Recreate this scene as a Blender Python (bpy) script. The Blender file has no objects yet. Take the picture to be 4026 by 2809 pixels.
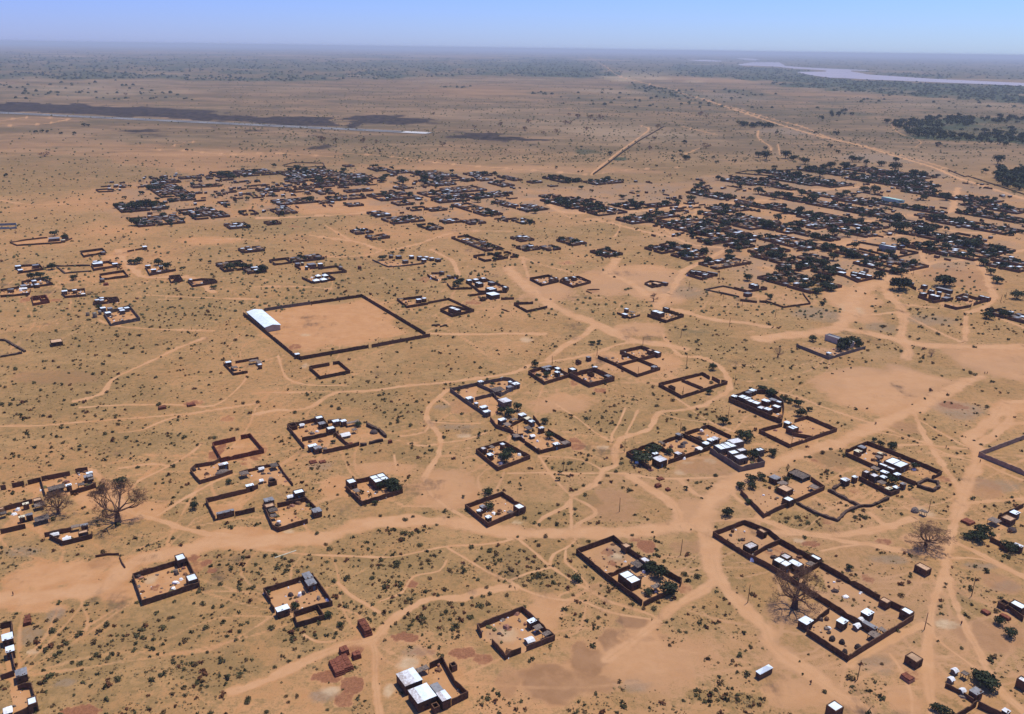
# Aerial view of a mud-brick village on a sandy plain.
import bpy, math, random
import numpy as np
from mathutils import Vector
from mathutils.geometry import tessellate_polygon
random.seed(7); RS = np.random.RandomState(11)
S = bpy.context.scene
COL = S.collection

# ------------------------------------------------------------ camera, world, sun
CAM_H, FPX, HORY, SLOPE = 190.0, 3330.0, 190.0, 57/4026
PW, PH = 4026.0, 2809.0
ROLL = math.atan(SLOPE)
PITCH = math.atan((PH/2-HORY)*math.cos(ROLL)/FPX)
cam = bpy.data.cameras.new('camera'); camo = bpy.data.objects.new('camera', cam); COL.objects.link(camo)
cam.sensor_width = 36; cam.lens = 36*FPX/PW; cam.clip_start = 1; cam.clip_end = 150000
camo.location = (0, 0, CAM_H)
from mathutils import Matrix
camo.rotation_euler = (Matrix.Rotation(math.pi/2-PITCH, 3, 'X') @ Matrix.Rotation(ROLL, 3, 'Z')).to_euler()
S.camera = camo

SUN_EL, SUN_AZ = math.radians(72), math.radians(47)     # azimuth clockwise from +Y
W = bpy.data.worlds.new('World'); S.world = W; W.use_nodes = True
nt = W.node_tree; nt.nodes.clear()
sky = nt.nodes.new('ShaderNodeTexSky'); sky.sky_type = 'NISHITA'; sky.sun_disc = False
sky.sun_elevation = SUN_EL; sky.sun_rotation = SUN_AZ
sky.altitude = 300; sky.air_density = 1.0; sky.dust_density = 0.25; sky.ozone_density = 2.0
bg = nt.nodes.new('ShaderNodeBackground'); bg.inputs[1].default_value = 0.089
hsv = nt.nodes.new('ShaderNodeMix'); hsv.data_type = 'RGBA'; hsv.blend_type = 'MULTIPLY'; hsv.inputs[0].default_value = 1
tc = nt.nodes.new('ShaderNodeTexCoord'); sx = nt.nodes.new('ShaderNodeSeparateXYZ'); nt.links.new(tc.outputs['Generated'], sx.inputs[0])
tr = nt.nodes.new('ShaderNodeMapRange'); tr.inputs[1].default_value = -1; tr.inputs[2].default_value = 1; nt.links.new(sx.outputs[0], tr.inputs[0])
tm = nt.nodes.new('ShaderNodeMix'); tm.data_type = 'RGBA'; tm.inputs[6].default_value = (0.60, 0.73, 1.85, 1); tm.inputs[7].default_value = (0.77, 1.08, 1.80, 1)
nt.links.new(tr.outputs[0], tm.inputs[0]); nt.links.new(tm.outputs[2], hsv.inputs[7])
out = nt.nodes.new('ShaderNodeOutputWorld')
nt.links.new(sky.outputs[0], hsv.inputs[6]); nt.links.new(hsv.outputs[2], bg.inputs[0]); nt.links.new(bg.outputs[0], out.inputs[0])
sl = bpy.data.lights.new('sun', 'SUN'); sl.energy = 4.3; sl.angle = math.radians(0.53); sl.color = (1.0, 0.91, 0.73)
so = bpy.data.objects.new('sun', sl); COL.objects.link(so)
sdir = Vector((math.sin(SUN_AZ)*math.cos(SUN_EL), math.cos(SUN_AZ)*math.cos(SUN_EL), math.sin(SUN_EL)))
so.rotation_euler = sdir.to_track_quat('Z', 'Y').to_euler(); so.location = (0, 0, 400)
S.view_settings.view_transform = 'Standard'; S.view_settings.look = 'None'
S.view_settings.exposure = 0.0; S.view_settings.gamma = 1; S.view_settings.use_curve_mapping = False
S.cycles.volume_bounces = 0; S.cycles.max_bounces = 6; S.cycles.transparent_max_bounces = 8
HAZE = 5.6e-5

# ------------------------------------------------------------ survey points -> ground
T = dict(A=(0,2100),B=(1005,2100),C=(2008,2100),D=(3010,2100),E=(0,1400),F=(1005,1400),G=(2008,1400),H=(3010,1400),
         I=(0,700),J=(1005,700),K=(2008,700),L=(3010,700))
T = {k: (v[0], v[1], 2.2598) for k, v in T.items()}
T.update(X=(0,120,1.7007), Y=(1340,120,1.7007), Z=(2676,120,1.7007))
CP, SP, CR, SR = math.cos(PITCH), math.sin(PITCH), math.cos(ROLL), math.sin(ROLL)
def ray(t, x, y):
    ox, oy, s = T[t]; X = ox+x/s-PW/2; Y = -(oy+y/s-PH/2)
    x2 = CR*X-SR*Y; y2 = SR*X+CR*Y
    return x2, CP*FPX+SP*y2, -SP*FPX+CP*y2
def G(t, x, y, z=0.0):
    a, b, c = ray(t, x, y)
    if c > -1.5: c = -1.5
    k = (z-CAM_H)/c
    return np.array([a*k, b*k])
def px_of(P):       # apparent scale: photo px per metre at a ground point
    return FPX/math.sqrt(P[0]**2+P[1]**2+CAM_H**2)
def toks(s, z=0.0, t=None):
    out = []
    for w in s.split():
        if w == '/': out.append(None); continue
        if w == '.': out.append('.'); continue
        if w[0].isalpha() and w[0].isupper(): t = w[0]; w = w[1:]
        x, y = w.split(',')[:2]
        out.append(G(t, float(x), float(y), z))
    return out

# ------------------------------------------------------------ noise and masks
def hsh(ix, iy, seed):
    n = (ix.astype(np.int64)*374761393+iy.astype(np.int64)*668265263+seed*974711) & 0x7fffffff
    n = ((n ^ (n >> 13))*1274126177) & 0x7fffffff
    return ((n ^ (n >> 16)) & 0xffff)/65535.0
def vnoise(P, scale, seed=0):
    q = P/scale; i = np.floor(q); f = q-i; f = f*f*(3-2*f)
    a = hsh(i[:,0], i[:,1], seed); b = hsh(i[:,0]+1, i[:,1], seed); c = hsh(i[:,0], i[:,1]+1, seed); d = hsh(i[:,0]+1, i[:,1]+1, seed)
    return (a*(1-f[:,0])+b*f[:,0])*(1-f[:,1])+(c*(1-f[:,0])+d*f[:,0])*f[:,1]
def fbm(P, scale, seed=0, oct=3):
    s = 0; a = 1; t = 0
    for k in range(oct):
        s = s+a*vnoise(P, scale, seed+k*17); t += a; a *= .55; scale /= 2.1
    return s/t
def smooth(x, a, b):
    t = np.clip((x-a)/(b-a), 0, 1); return t*t*(3-2*t)
def inpoly(P, poly):
    r = np.zeros(len(P), bool); n = len(poly); j = n-1
    for i in range(n):
        xi, yi = poly[i]; xj, yj = poly[j]
        c = ((yi > P[:,1]) != (yj > P[:,1])) & (P[:,0] < (xj-xi)*(P[:,1]-yi)/(yj-yi+1e-12)+xi)
        r ^= c; j = i
    return r
def segdist(P, pl):
    d = np.full(len(P), 1e9)
    for i in range(len(pl)-1):
        a, b = pl[i], pl[i+1]; ab = b-a; L = ab@ab+1e-9
        t = np.clip(((P-a)@ab)/L, 0, 1)
        d = np.minimum(d, np.hypot(*(P-a-t[:,None]*ab).T))
    return d
def spline(pl, step):
    # Catmull-Rom through the surveyed points
    pl = [np.array(p) for p in pl]
    p = [2*pl[0]-pl[1]]+pl+[2*pl[-1]-pl[-2]]; out = []
    for i in range(1, len(p)-2):
        L = np.linalg.norm(p[i+1]-p[i]); n = int(max(2, min(60, L/step)))
        for k in range(n):
            t = k/n
            out.append(.5*((2*p[i])+(-p[i-1]+p[i+1])*t+(2*p[i-1]-5*p[i]+4*p[i+1]-p[i+2])*t*t+(-p[i-1]+3*p[i]-3*p[i+1]+p[i+2])*t**3))
    out.append(p[-2]); return np.array(out)

# ------------------------------------------------------------ materials
MAT = {}
def mat(name, col, rough=.9, var=.25, scale=1.5, metal=0, col2=None, bump=.3, spec=.2, seed=0, fine=True):
    m = bpy.data.materials.new(name); m.use_nodes = True; n = m.node_tree; b = n.nodes['Principled BSDF']
    b.inputs['Roughness'].default_value = rough; b.inputs['Metallic'].default_value = metal
    b.inputs['Specular IOR Level'].default_value = spec
    geo = n.nodes.new('ShaderNodeNewGeometry')
    no = n.nodes.new('ShaderNodeTexNoise'); no.inputs['Scale'].default_value = 1/scale; no.inputs['Detail'].default_value = 4; no.inputs['Roughness'].default_value = .65
    n.links.new(geo.outputs['Position'], no.inputs['Vector'])
    oi = n.nodes.new('ShaderNodeObjectInfo')
    add = n.nodes.new('ShaderNodeMath'); add.operation = 'ADD'
    mul = n.nodes.new('ShaderNodeMath'); mul.operation = 'MULTIPLY_ADD'; mul.inputs[1].default_value = .22; mul.inputs[2].default_value = -.11
    n.links.new(oi.outputs['Random'], mul.inputs[0]); n.links.new(no.outputs[0], add.inputs[0]); n.links.new(mul.outputs[0], add.inputs[1])
    r = n.nodes.new('ShaderNodeValToRGB'); e = r.color_ramp.elements
    c2 = col2 or tuple(c*(1-var*1.3) for c in col)
    e[0].position = .34; e[0].color = (*c2, 1); e[1].position = .64; e[1].color = (*[min(1, c*(1+var*.5)) for c in col], 1)
    n.links.new(add.outputs[0], r.inputs[0]); n.links.new(r.outputs[0], b.inputs['Base Color'])
    if bump:
        bp = n.nodes.new('ShaderNodeBump'); bp.inputs['Strength'].default_value = bump; bp.inputs['Distance'].default_value = .1
        n.links.new(no.outputs[0], bp.inputs['Height']); n.links.new(bp.outputs[0], b.inputs['Normal'])
    MAT[name] = m; return m
mat('mud_brick', (.128,.068,.040), .95, .35, 1.3)
mat('red_brick', (.20,.07,.04), .95, .35, .9)
mat('mud_plaster', (.33,.19,.11), .95, .3, 1.6)
mat('pale_earth', (.27,.185,.13), .95, .3, 1.6)
mat('earth_roof', (.50,.33,.20), .95, .25, 1.6)
mat('concrete', (.15,.115,.09), .9, .22, 2.5)
mat('pale_wall', (.46,.38,.29), .85, .15, 3)
mat('blue_wall', (.24,.27,.27), .85, .2, 3)
mat('aqua_wall', (.36,.56,.50), .85, .15, 3)
mat('white_sheet', (.74,.85,.90), .5, .12, 1.8, 0, bump=.05, spec=.5)
mat('worn_sheet', (.62,.66,.68), .5, .3, .8, 0, col2=(.36,.32,.29), bump=.05, spec=.5)
mat('grey_sheet', (.22,.225,.23), .6, .25, 1.0, 0, bump=.1, spec=.4)
mat('rusty_sheet', (.30,.22,.17), .7, .3, 1.0)
mat('yellow_sheet', (.66,.62,.45), .8, .2, 1.5)
mat('tarp', (.80,.82,.80), .7, .2, .7)
mat('straw', (.19,.15,.12), .98, .5, .5, col2=(.07,.058,.05))
mat('dark_thatch', (.075,.055,.05), .98, .4, .6)
mat('opening', (.02,.017,.016), .8, .1)
mat('blue_door', (.08,.14,.19), .6, .2)
mat('wood', (.17,.09,.05), .9, .3, .6)
mat('bark', (.15,.095,.07), .95, .35, .8)
mat('twig', (.20,.115,.075), .95, .3, .8)
mat('leaf_dark', (.040,.050,.024), .9, .5, 1.6, col2=(.015,.020,.011), bump=0)
mat('leaf_olive', (.12,.105,.044), .95, .45, .9, col2=(.05,.045,.020), bump=0)
mat('leaf_shrub', (.100,.088,.038), .95, .5, .8, col2=(.044,.040,.018), bump=0)
mat('leaf_brown', (.17,.105,.045), .95, .45, .9, col2=(.08,.05,.022), bump=0)
mat('leaf_red', (.17,.075,.035), .95, .45, .9, col2=(.08,.034,.018), bump=0)
mat('leaf_far', (.040,.052,.030), .95, .4, 12, bump=0)
mat('tuft', (.26,.175,.080), .98, .5, 3.2, col2=(.13,.088,.036), bump=0)
mat('thorn', (.085,.055,.04), .98, .45, .8)
mat('skin', (.07,.04,.03), .8, .1); mat('cloth', (.12,.05,.05), .9, .2)
mat('asphalt', (.17,.165,.16), .9, .25, 60, bump=0)
mat('road_paint', (.50,.50,.48), .8, .1, 5, bump=0)
mat('water', (.42,.33,.28), .35, .12, 300, bump=0, spec=.5)
mat('rubble', (.30,.15,.10), .95, .5, .4)

# ------------------------------------------------------------ mesh helpers
def mesh_from(name, V, F, mats, mi=None, smooth_=False):
    me = bpy.data.meshes.new(name)
    me.from_pydata([tuple(map(float, v)) for v in V], [], F); 
    for m in ([mats] if isinstance(mats, str) else mats): me.materials.append(MAT[m])
    if mi is not None: me.polygons.foreach_set('material_index', mi)
    if smooth_: me.polygons.foreach_set('use_smooth', [True]*len(me.polygons))
    return me
def np_mesh(name, V, F, mats, mi=None):
    """fast path: V (n,3) array, F (m,k) int array"""
    V = np.asarray(V, np.float32); F = np.asarray(F, np.int32); m, k = F.shape
    me = bpy.data.meshes.new(name); me.vertices.add(len(V)); me.vertices.foreach_set('co', V.ravel())
    me.loops.add(m*k); me.loops.foreach_set('vertex_index', F.ravel())
    me.polygons.add(m); me.polygons.foreach_set('loop_start', np.arange(0, m*k, k, dtype=np.int32))
    for mm in ([mats] if isinstance(mats, str) else mats): me.materials.append(MAT[mm])
    if mi is not None: me.polygons.foreach_set('material_index', np.asarray(mi, np.int32))
    me.update(calc_edges=True); return me
def put(name, me, parent=None, **pr):
    o = bpy.data.objects.new(name, me); COL.objects.link(o)
    if parent is not None: o.parent = parent
    for k, v in pr.items(): o[k] = v
    return o
def empty(name, x, y, z=0, rot=0, **pr):
    o = put(name, None, **pr); o.location = (x, y, z); o.rotation_euler = (0, 0, rot); o.empty_display_size = .5; return o
class MB:
    def __init__(s): s.V = []; s.F = []; s.M = []
    def box(s, x0, x1, y0, y1, z0, z1, m=0, zt=None):
        n = len(s.V); zt = zt or (z1, z1, z1, z1)
        s.V += [(x0,y0,z0),(x1,y0,z0),(x1,y1,z0),(x0,y1,z0),(x0,y0,zt[0]),(x1,y0,zt[1]),(x1,y1,zt[2]),(x0,y1,zt[3])]
        f = [(0,3,2,1),(4,5,6,7),(0,1,5,4),(1,2,6,5),(2,3,7,6),(3,0,4,7)]
        s.F += [tuple(n+i for i in q) for q in f]; s.M += [m]*6
    def quad(s, a, b, c, d, m=0):
        n = len(s.V); s.V += [a, b, c, d]; s.F.append((n, n+1, n+2, n+3)); s.M.append(m)
    def add(s, V, F, m=0):
        n = len(s.V); s.V += list(V); s.F += [tuple(n+i for i in f) for f in F]; s.M += [m]*len(F)
    def ring(s, w, d, z, t, m=0, jit=0, rnd=random):
        """rectangular wall ring w x d, thickness t, top z, slightly uneven"""
        X = [-w/2, w/2, w/2, -w/2]; Y = [-d/2, -d/2, d/2, d/2]; n = len(s.V)
        zz = [z+rnd.uniform(-jit, jit) for _ in range(4)]
        for k in range(4): s.V.append((X[k], Y[k], -.05))
        for k in range(4): s.V.append((X[k], Y[k], zz[k]))
        xi = [x-math.copysign(t, x) for x in X]; yi = [y-math.copysign(t, y) for y in Y]
        for k in range(4): s.V.append((xi[k], yi[k], zz[k]))
        for k in range(4): s.V.append((xi[k], yi[k], -.05))
        for k in range(4):
            j = (k+1) % 4
            s.F += [(n+k, n+j, n+4+j, n+4+k), (n+4+k, n+4+j, n+8+j, n+8+k), (n+8+k, n+8+j, n+12+j, n+12+k)]; s.M += [m]*3
    def mesh(s, name, mats): return mesh_from(name, s.V, s.F, mats, s.M)

def wall_strip(pts, h, th, closed, step=2.2, jit=.09, rough=0):
    """mitred wall of height h following pts; uneven top"""
    P = []
    n = len(pts); m = n if closed else n-1
    for i in range(m):
        a, b = pts[i], pts[(i+1) % n]; L = np.linalg.norm(b-a); k = max(1, int(L/step))
        for q in range(k): P.append(a+(b-a)*q/k)
    if not closed: P.append(pts[-1])
    P = np.array(P); N = len(P)
    if N < 2: return [], []
    V = []; F = []
    for i in range(N):
        a = P[i-1] if (i > 0 or closed) else P[i]; b = P[(i+1) % N] if (i < N-1 or closed) else P[i]
        d1 = P[i]-a; d2 = b-P[i]
        n1 = np.array([-d1[1], d1[0]])/(np.linalg.norm(d1)+1e-9); n2 = np.array([-d2[1], d2[0]])/(np.linalg.norm(d2)+1e-9)
        nn = n1+n2; L = np.linalg.norm(nn); nn = nn/(L+1e-9) if L > .1 else n2
        k = 1/max(.5, (nn@n2) if np.linalg.norm(d2) > 1e-6 else 1)
        o = nn*th/2*k*(1+random.uniform(-rough, rough))
        hh = h+random.uniform(-jit, jit)-(.35*h*random.random() if random.random() < .05 else 0)
        p1 = P[i]+o; p2 = P[i]-o
        V += [(p1[0], p1[1], -.05), (p1[0], p1[1], hh), (p2[0], p2[1], hh+random.uniform(-.03, .03)), (p2[0], p2[1], -.05)]
    for i in range(N if closed else N-1):
        a = 4*i; b = 4*((i+1) % N)
        F += [(a, b, b+1, a+1), (a+1, b+1, b+2, a+2), (a+2, b+2, b+3, a+3)]
    if not closed:
        e = 4*(N-1); F += [(0, 1, 2, 3), (e+3, e+2, e+1, e)]
    return V, F

TH0 = math.radians(33)
def frame(th): return np.array([math.cos(th), math.sin(th)]), np.array([math.sin(th), -math.cos(th)])
def rect_from(Lp, Rp, th, mn=1.6):
    u, v = frame(th); d = Rp-Lp; a, b = d@u, d@v
    a, b = max(a, mn), max(b, mn); return (Lp+Rp)/2, a, b

# ------------------------------------------------------------ house parts (local: x along u, y = up-slope, camera side is -y)
def dome(w, d, h, seed, n=9, rings=4, lump=.14, z0=0):
    r = random.Random(seed); V = []; F = []
    for k in range(rings+1):
        a = k/rings*math.pi/2
        for i in range(n):
            b = 2*math.pi*i/n; q = 1+r.uniform(-lump, lump)
            V.append((w/2*math.cos(a)*math.cos(b)*q, d/2*math.cos(a)*math.sin(b)*q, z0+h*math.sin(a)*(1+r.uniform(-lump, lump)*.6)-(.05 if k == 0 else 0)))
    for k in range(rings):
        for i in range(n):
            j = (i+1) % n; F.append((k*n+i, k*n+j, (k+1)*n+j, (k+1)*n+i))
    F.append(tuple(range(rings*n, rings*n+n))); return V, F
def slab(mb, x0, x1, y0, y1, z, t=.07, tilt=(0, 0), m=0):
    tz = [z+tilt[0]*(x-(x0+x1)/2)+tilt[1]*(y-(y0+y1)/2) for x, y in ((x0,y0),(x1,y0),(x1,y1),(x0,y1))]
    n = len(mb.V)
    for (x, y), q in zip(((x0,y0),(x1,y0),(x1,y1),(x0,y1)), tz): mb.V.append((x, y, q-t))
    for (x, y), q in zip(((x0,y0),(x1,y0),(x1,y1),(x0,y1)), tz): mb.V.append((x, y, q))
    mb.F += [tuple(n+i for i in q) for q in [(0,3,2,1),(4,5,6,7),(0,1,5,4),(1,2,6,5),(2,3,7,6),(3,0,4,7)]]; mb.M += [m]*6
HH = dict(p=3.4, P=3.6, Q=3.9, m=3.0, M=3.6, g=2.8, e=2.9, s=2.2, t=2.2, y=2.7, o=2.3, d=1.7, D=2.2, T=3.6, V=3.4, B=5.0, Z=4.2, X=6.5, W=5.0)
def strips(w, d, x0, x1, y0, y1, z, tilt, r, mats, width=1.1, t=.05):
    """roof of overlapping sheets laid side by side; yields one mesh part per sheet"""
    n = max(1, int(round((x1-x0)/width))); o = []
    for k in range(n):
        a = x0+(x1-x0)*k/n; b = x0+(x1-x0)*(k+1)/n+.02
        mb = MB(); slab(mb, a, min(b, x1), y0+r.uniform(-.05, .05), y1+r.uniform(-.05, .05), z+(.012 if k % 2 else 0)+tilt[0]*((a+b)/2-(x0+x1)/2), t, (tilt[0], tilt[1]), 0)
        o.append(('roof_sheet', mb, [r.choice(mats)]))
    return o
def house_parts(typ, w, d, h, seed, near, wallm='mud_brick'):
    """list of (part name, MB, [materials])"""
    r = random.Random(seed); P = []; wl = MB(); rf = MB(); t = .25
    til = (r.uniform(-.02, .02), -.035)
    sheet = r.choice(['white_sheet', 'white_sheet', 'worn_sheet'])
    if typ in 'pPQZX':
        top = h; wl.ring(w, d, top, t, 0, .04, r); zr = h-.22
        rm = dict(p=sheet, P='white_sheet', Q='white_sheet', Z='grey_sheet', X='white_sheet')[typ]
        nx = ny = 1
        if typ == 'P':
            if w >= d: nx = 2
            else: ny = 2
        if typ == 'Q': nx = ny = 2
        cell = []
        for i in range(nx):
            for j in range(ny):
                x0 = -w/2+t+.03+(w-2*t)*i/nx; x1 = -w/2+t+(w-2*t)*(i+1)/nx-.03; y0 = -d/2+t+.03+(d-2*t)*j/ny; y1 = -d/2+t+(d-2*t)*(j+1)/ny-.03
                cell.append((x0+.08*(i > 0), x1-.08*(i < nx-1), y0+.08*(j > 0), y1-.08*(j < ny-1)))
        if nx > 1: wl.box(-.1, .1, -d/2+t+.01, d/2-t-.01, -.04, h-.03)
        if ny > 1: wl.box(-w/2+t+.01, (-.11 if nx > 1 else w/2-t-.01), -.1, .1, -.04, h-.035); 
        if nx > 1 and ny > 1: wl.box(.11, w/2-t-.01, -.1, .1, -.04, h-.035)
        for c in cell:
            zz = zr+r.uniform(-.08, .05)
            rf = MB(); slab(rf, *c, zz, .06, til, 0); P.append(('roof', rf, [rm]))
        if typ == 'Z':
            rf = MB(); slab(rf, -w/2+.6, w/2-.6, -d/2+.6, -d/2+min(2.2, d*.4), h+.15, .08, (0, -.02), 0); P.append(('roof_strip', rf, ['white_sheet']))
            wallm = 'pale_wall'
        if typ == 'X': wallm = 'blue_wall'
        P.insert(0, ('wall', wl, [wallm]))
    elif typ in 'mgyM':
        zt = (h-.1-.035*d/2*-1-.07,)*2+(h-.1-.035*d/2-.05,)*2
        zt = (h-.08+.035*d/2-.05, h-.08+.035*d/2-.05, h-.08-.035*d/2-.05, h-.08-.035*d/2-.05)
        wl.box(-w/2+.12, w/2-.12, -d/2+.12, d/2-.12, -.05, h, 0, zt); P.append(('wall', wl, [wallm]))
        ms = dict(m=['white_sheet'], g=['grey_sheet'], y=['yellow_sheet'], M=['white_sheet', 'white_sheet', 'worn_sheet'])[typ]
        if typ == 'm' and r.random() < .3: ms = ['white_sheet', 'worn_sheet']
        if near: P += strips(w, d, -w/2, w/2, -d/2, d/2, h, (0, -.035), r, ms, 1.9 if typ != 'M' else 1.9)
        else: slab(rf, -w/2, w/2, -d/2, d/2, h, .07, (0, -.035), 0); P.append(('roof', rf, [ms[0]]))
        if near and typ != 'M':
            mb = MB()
            for k in range(r.randint(2, 5)):
                a = r.uniform(-w/2+.3, w/2-.3); b = -d/2+.25+r.uniform(0, .3); z = h-.035*b+.02; s = r.uniform(.12, .22)
                mb.box(a-s, a+s, b-s, b+s, z, z+s)
            P.append(('roof_weight', mb, ['mud_brick']))
    elif typ == 'e':
        wl.ring(w, d, h, .3, 0, .05, r); slab(rf, -w/2+.31, w/2-.31, -d/2+.31, d/2-.31, h-.15, .1, (r.uniform(-.02, .02), -.02), 0)
        P += [('wall', wl, [wallm]), ('roof', rf, ['earth_roof'])]
    elif typ == 'o':
        wl.ring(w, d, h, .3, 0, .12, r)
        if w > 5: wl.box(-.12, .12, -d/2+.31, d/2-.31, -.04, h-.1)
        P.append(('wall', wl, [wallm]))
    elif typ == 's':
        n = max(2, int(w/2.6)+1)
        for i in range(n):
            for j in (-1, 1):
                x = -w/2+.2+(w-.4)*i/(n-1); po = MB(); P.append(('post', po, ['wood'])); po.box(x-.07, x+.07, j*(d/2-.2)-.07, j*(d/2-.2)+.07, -.05, h-.1)
        nx, ny = max(3, int(w/.9)), max(3, int(d/.9)); V = []; F = []
        for j in range(ny+1):
            for i in range(nx+1):
                V.append((-w/2+w*i/nx+r.uniform(-.12, .12), -d/2+d*j/ny+r.uniform(-.12, .12), h+r.uniform(-.13, .13)))
        for j in range(ny):
            for i in range(nx):
                a = j*(nx+1)+i; F.append((a, a+1, a+nx+2, a+nx+1))
        m = len(V); V += [(x, y, z-.25) for x, y, z in V]; F += [tuple(q+m for q in reversed(f)) for f in F[:]]
        edge = [i for i in range(nx+1)]+[(j+1)*(nx+1)-1 for j in range(1, ny+1)]+[ny*(nx+1)+i for i in range(nx-1, -1, -1)]+[j*(nx+1) for j in range(ny-1, 0, -1)]
        for k in range(len(edge)):
            a, b = edge[k], edge[(k+1) % len(edge)]; F.append((a, a+m, b+m, b))
        rf.add(V, F); P += [('roof', rf, ['straw'])]
    elif typ == 't':
        wl.box(-w/2+.25, w/2-.25, -d/2+.25, d/2-.25, -.05, h-.75)
        nx, ny = 5, 4; V = []; F = []
        for j in range(ny+1):
            for i in range(nx+1):
                a, b = i/nx*2-1, j/ny*2-1; q = (1-abs(b)**1.7)*(1-.25*a*a)
                V.append((a*w/2*(1+r.uniform(-.07, .07)), b*d/2*(1+r.uniform(-.07, .07)), h-.85+.85*q+r.uniform(-.09, .09)))
        for j in range(ny):
            for i in range(nx): a = j*(nx+1)+i; F.append((a, a+1, a+nx+2, a+nx+1))
        m = len(V); V += [(x, y, z-.06) for x, y, z in V]; F += [tuple(q+m for q in reversed(f)) for f in F[:]]
        rf.add(V, F); P += [('wall', wl, ['straw']), ('cover', rf, ['tarp'])]
    elif typ in 'dD':
        V, F = dome(w, d, h, seed, 12, 5, .1); rf.add(V, F); P.append(('roof', rf, ['straw' if typ == 'D' else 'dark_thatch']))
    elif typ == 'T':
        wl.box(-w/2+.15, w/2-.15, -d/2+.15, d/2-.15, -.05, h-1.3)
        rf.add([(-w/2,-d/2,h-1.3),(w/2,-d/2,h-1.3),(w/2,d/2,h-1.3),(-w/2,d/2,h-1.3),(-.3,0,h),(.3,0,h)], [(0,1,5,4),(1,2,5),(2,3,4,5),(3,0,4),(3,2,1,0)])
        P += [('wall', wl, [wallm]), ('roof', rf, ['white_sheet'])]
    elif typ == 'V':
        n = 8; V = []; F = []; m = 5
        for i in range(m+1):
            x = -w/2+w*i/m
            for k in range(n+1):
                a = math.pi*k/n; q = 1+r.uniform(-.03, .03)
                V.append((x, -d/2*math.cos(a)*q*1.02, 1.3+(h-1.3)*math.sin(a)*(1-.16*math.sin(math.pi*2*i/m)*.6)*q))
        for i in range(m):
            for k in range(n): a = i*(n+1)+k; F.append((a, a+n+1, a+n+2, a+1))
        rf.add(V, F); m2 = len(V)
        for x, fl in ((-w/2+.05, 0), (w/2-.05, 1)):
            V2 = [(x, -d/2*math.cos(math.pi*k/n)*.98, 1.3+(h-1.36)*math.sin(math.pi*k/n)) for k in range(n+1)]
            ends = MB(); P.append(('end_wall', ends, ['dark_thatch'])); ends.add(V2, [tuple(range(n+1)) if fl else tuple(reversed(range(n+1)))])
        wl.box(-w/2+.05, w/2-.05, -d/2+.05, d/2-.05, -.05, 1.32)
        P += [('wall', wl, ['dark_thatch']), ('cover', rf, ['tarp'])]
    elif typ == 'B':     # long hall, ridge along y
        wl.box(-w/2+.3, w/2-.3, -d/2+.3, d/2-.3, -.05, h-1.2)
        wl.add([(-w/2+.3,-d/2+.3,h-1.2),(w/2-.3,-d/2+.3,h-1.2),(0,-d/2+.3,h-.12)], [(0,1,2)])
        P.append(('wall', wl, ['pale_wall']))
        n = int(d/3.6)
        for sgn in (-1, 1):
            for k in range(n):
                mb = MB(); y0 = -d/2+d*k/n; y1 = -d/2+d*(k+1)/n-.05; xe = sgn*(w/2+.25)
                z = -.012*(k % 2)
                q = [(xe, y0, h-1.3+z), (xe, y1, h-1.3+z), (0, y1, h+z), (0, y0, h+z)]
                if sgn < 0: q = q[::-1]
                mb.quad(*q); mb.quad(*[(a, b, c-.07) for a, b, c in q[::-1]]); P.append(('roof_panel', mb, ['white_sheet']))
        for k in range(n):
            mb = MB(); y = -d/2+d*(k+.5)/n; mb.box(-w/2+.27, -w/2+.33, y-.6, y+.6, 1.2, 2.6); P.append(('window', mb, ['opening']))
    elif typ == 'W':
        wl.box(-w/2+.1, w/2-.1, -d/2+.1, d/2-.1, -.05, h-.1, 0, (h-.3, h-1.6, h-1.6, h-.3)); P.append(('wall', wl, ['aqua_wall']))
        slab(rf, -w/2, w/2, -d/2, d/2, h-.85, .1, (-1.3/w, 0), 0); P.append(('roof', rf, ['aqua_wall']))
        for k in range(3):
            mb = MB(); x = -w/2+w*(.2+.2*k); mb.box(x-.9, x+.9, -d/2+.05, -d/2+.12, 1.6, 3); P.append(('window', mb, ['opening']))
    if near and typ in 'pPQmgyMeZ' and min(w, d) > 1.5:
        s = r.choice([-1, 1]); mb = MB(); x = r.uniform(-w*.25, w*.25); yo = -d/2+(.12 if typ in 'mgyM' else 0)
        mb.box(x-.45, x+.45, yo-.05, yo+.06, 0, 1.95); P.append(('door', mb, [r.choice(['opening', 'blue_door', 'wood'])]))
        if w > 3.2:
            mb = MB(); x2 = x+(1.5 if x < 0 else -1.5); mb.box(x2-.3, x2+.3, yo-.04, yo+.06, 1.3, 1.9); P.append(('window', mb, ['opening']))
        if d > 3.5:
            mb = MB(); xo = -w/2+(.12 if typ in 'mgyM' else 0); mb.box(xo-.04, xo+.06, -.3, .3, 1.3, 1.9); P.append(('window', mb, ['opening']))
    return P

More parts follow.
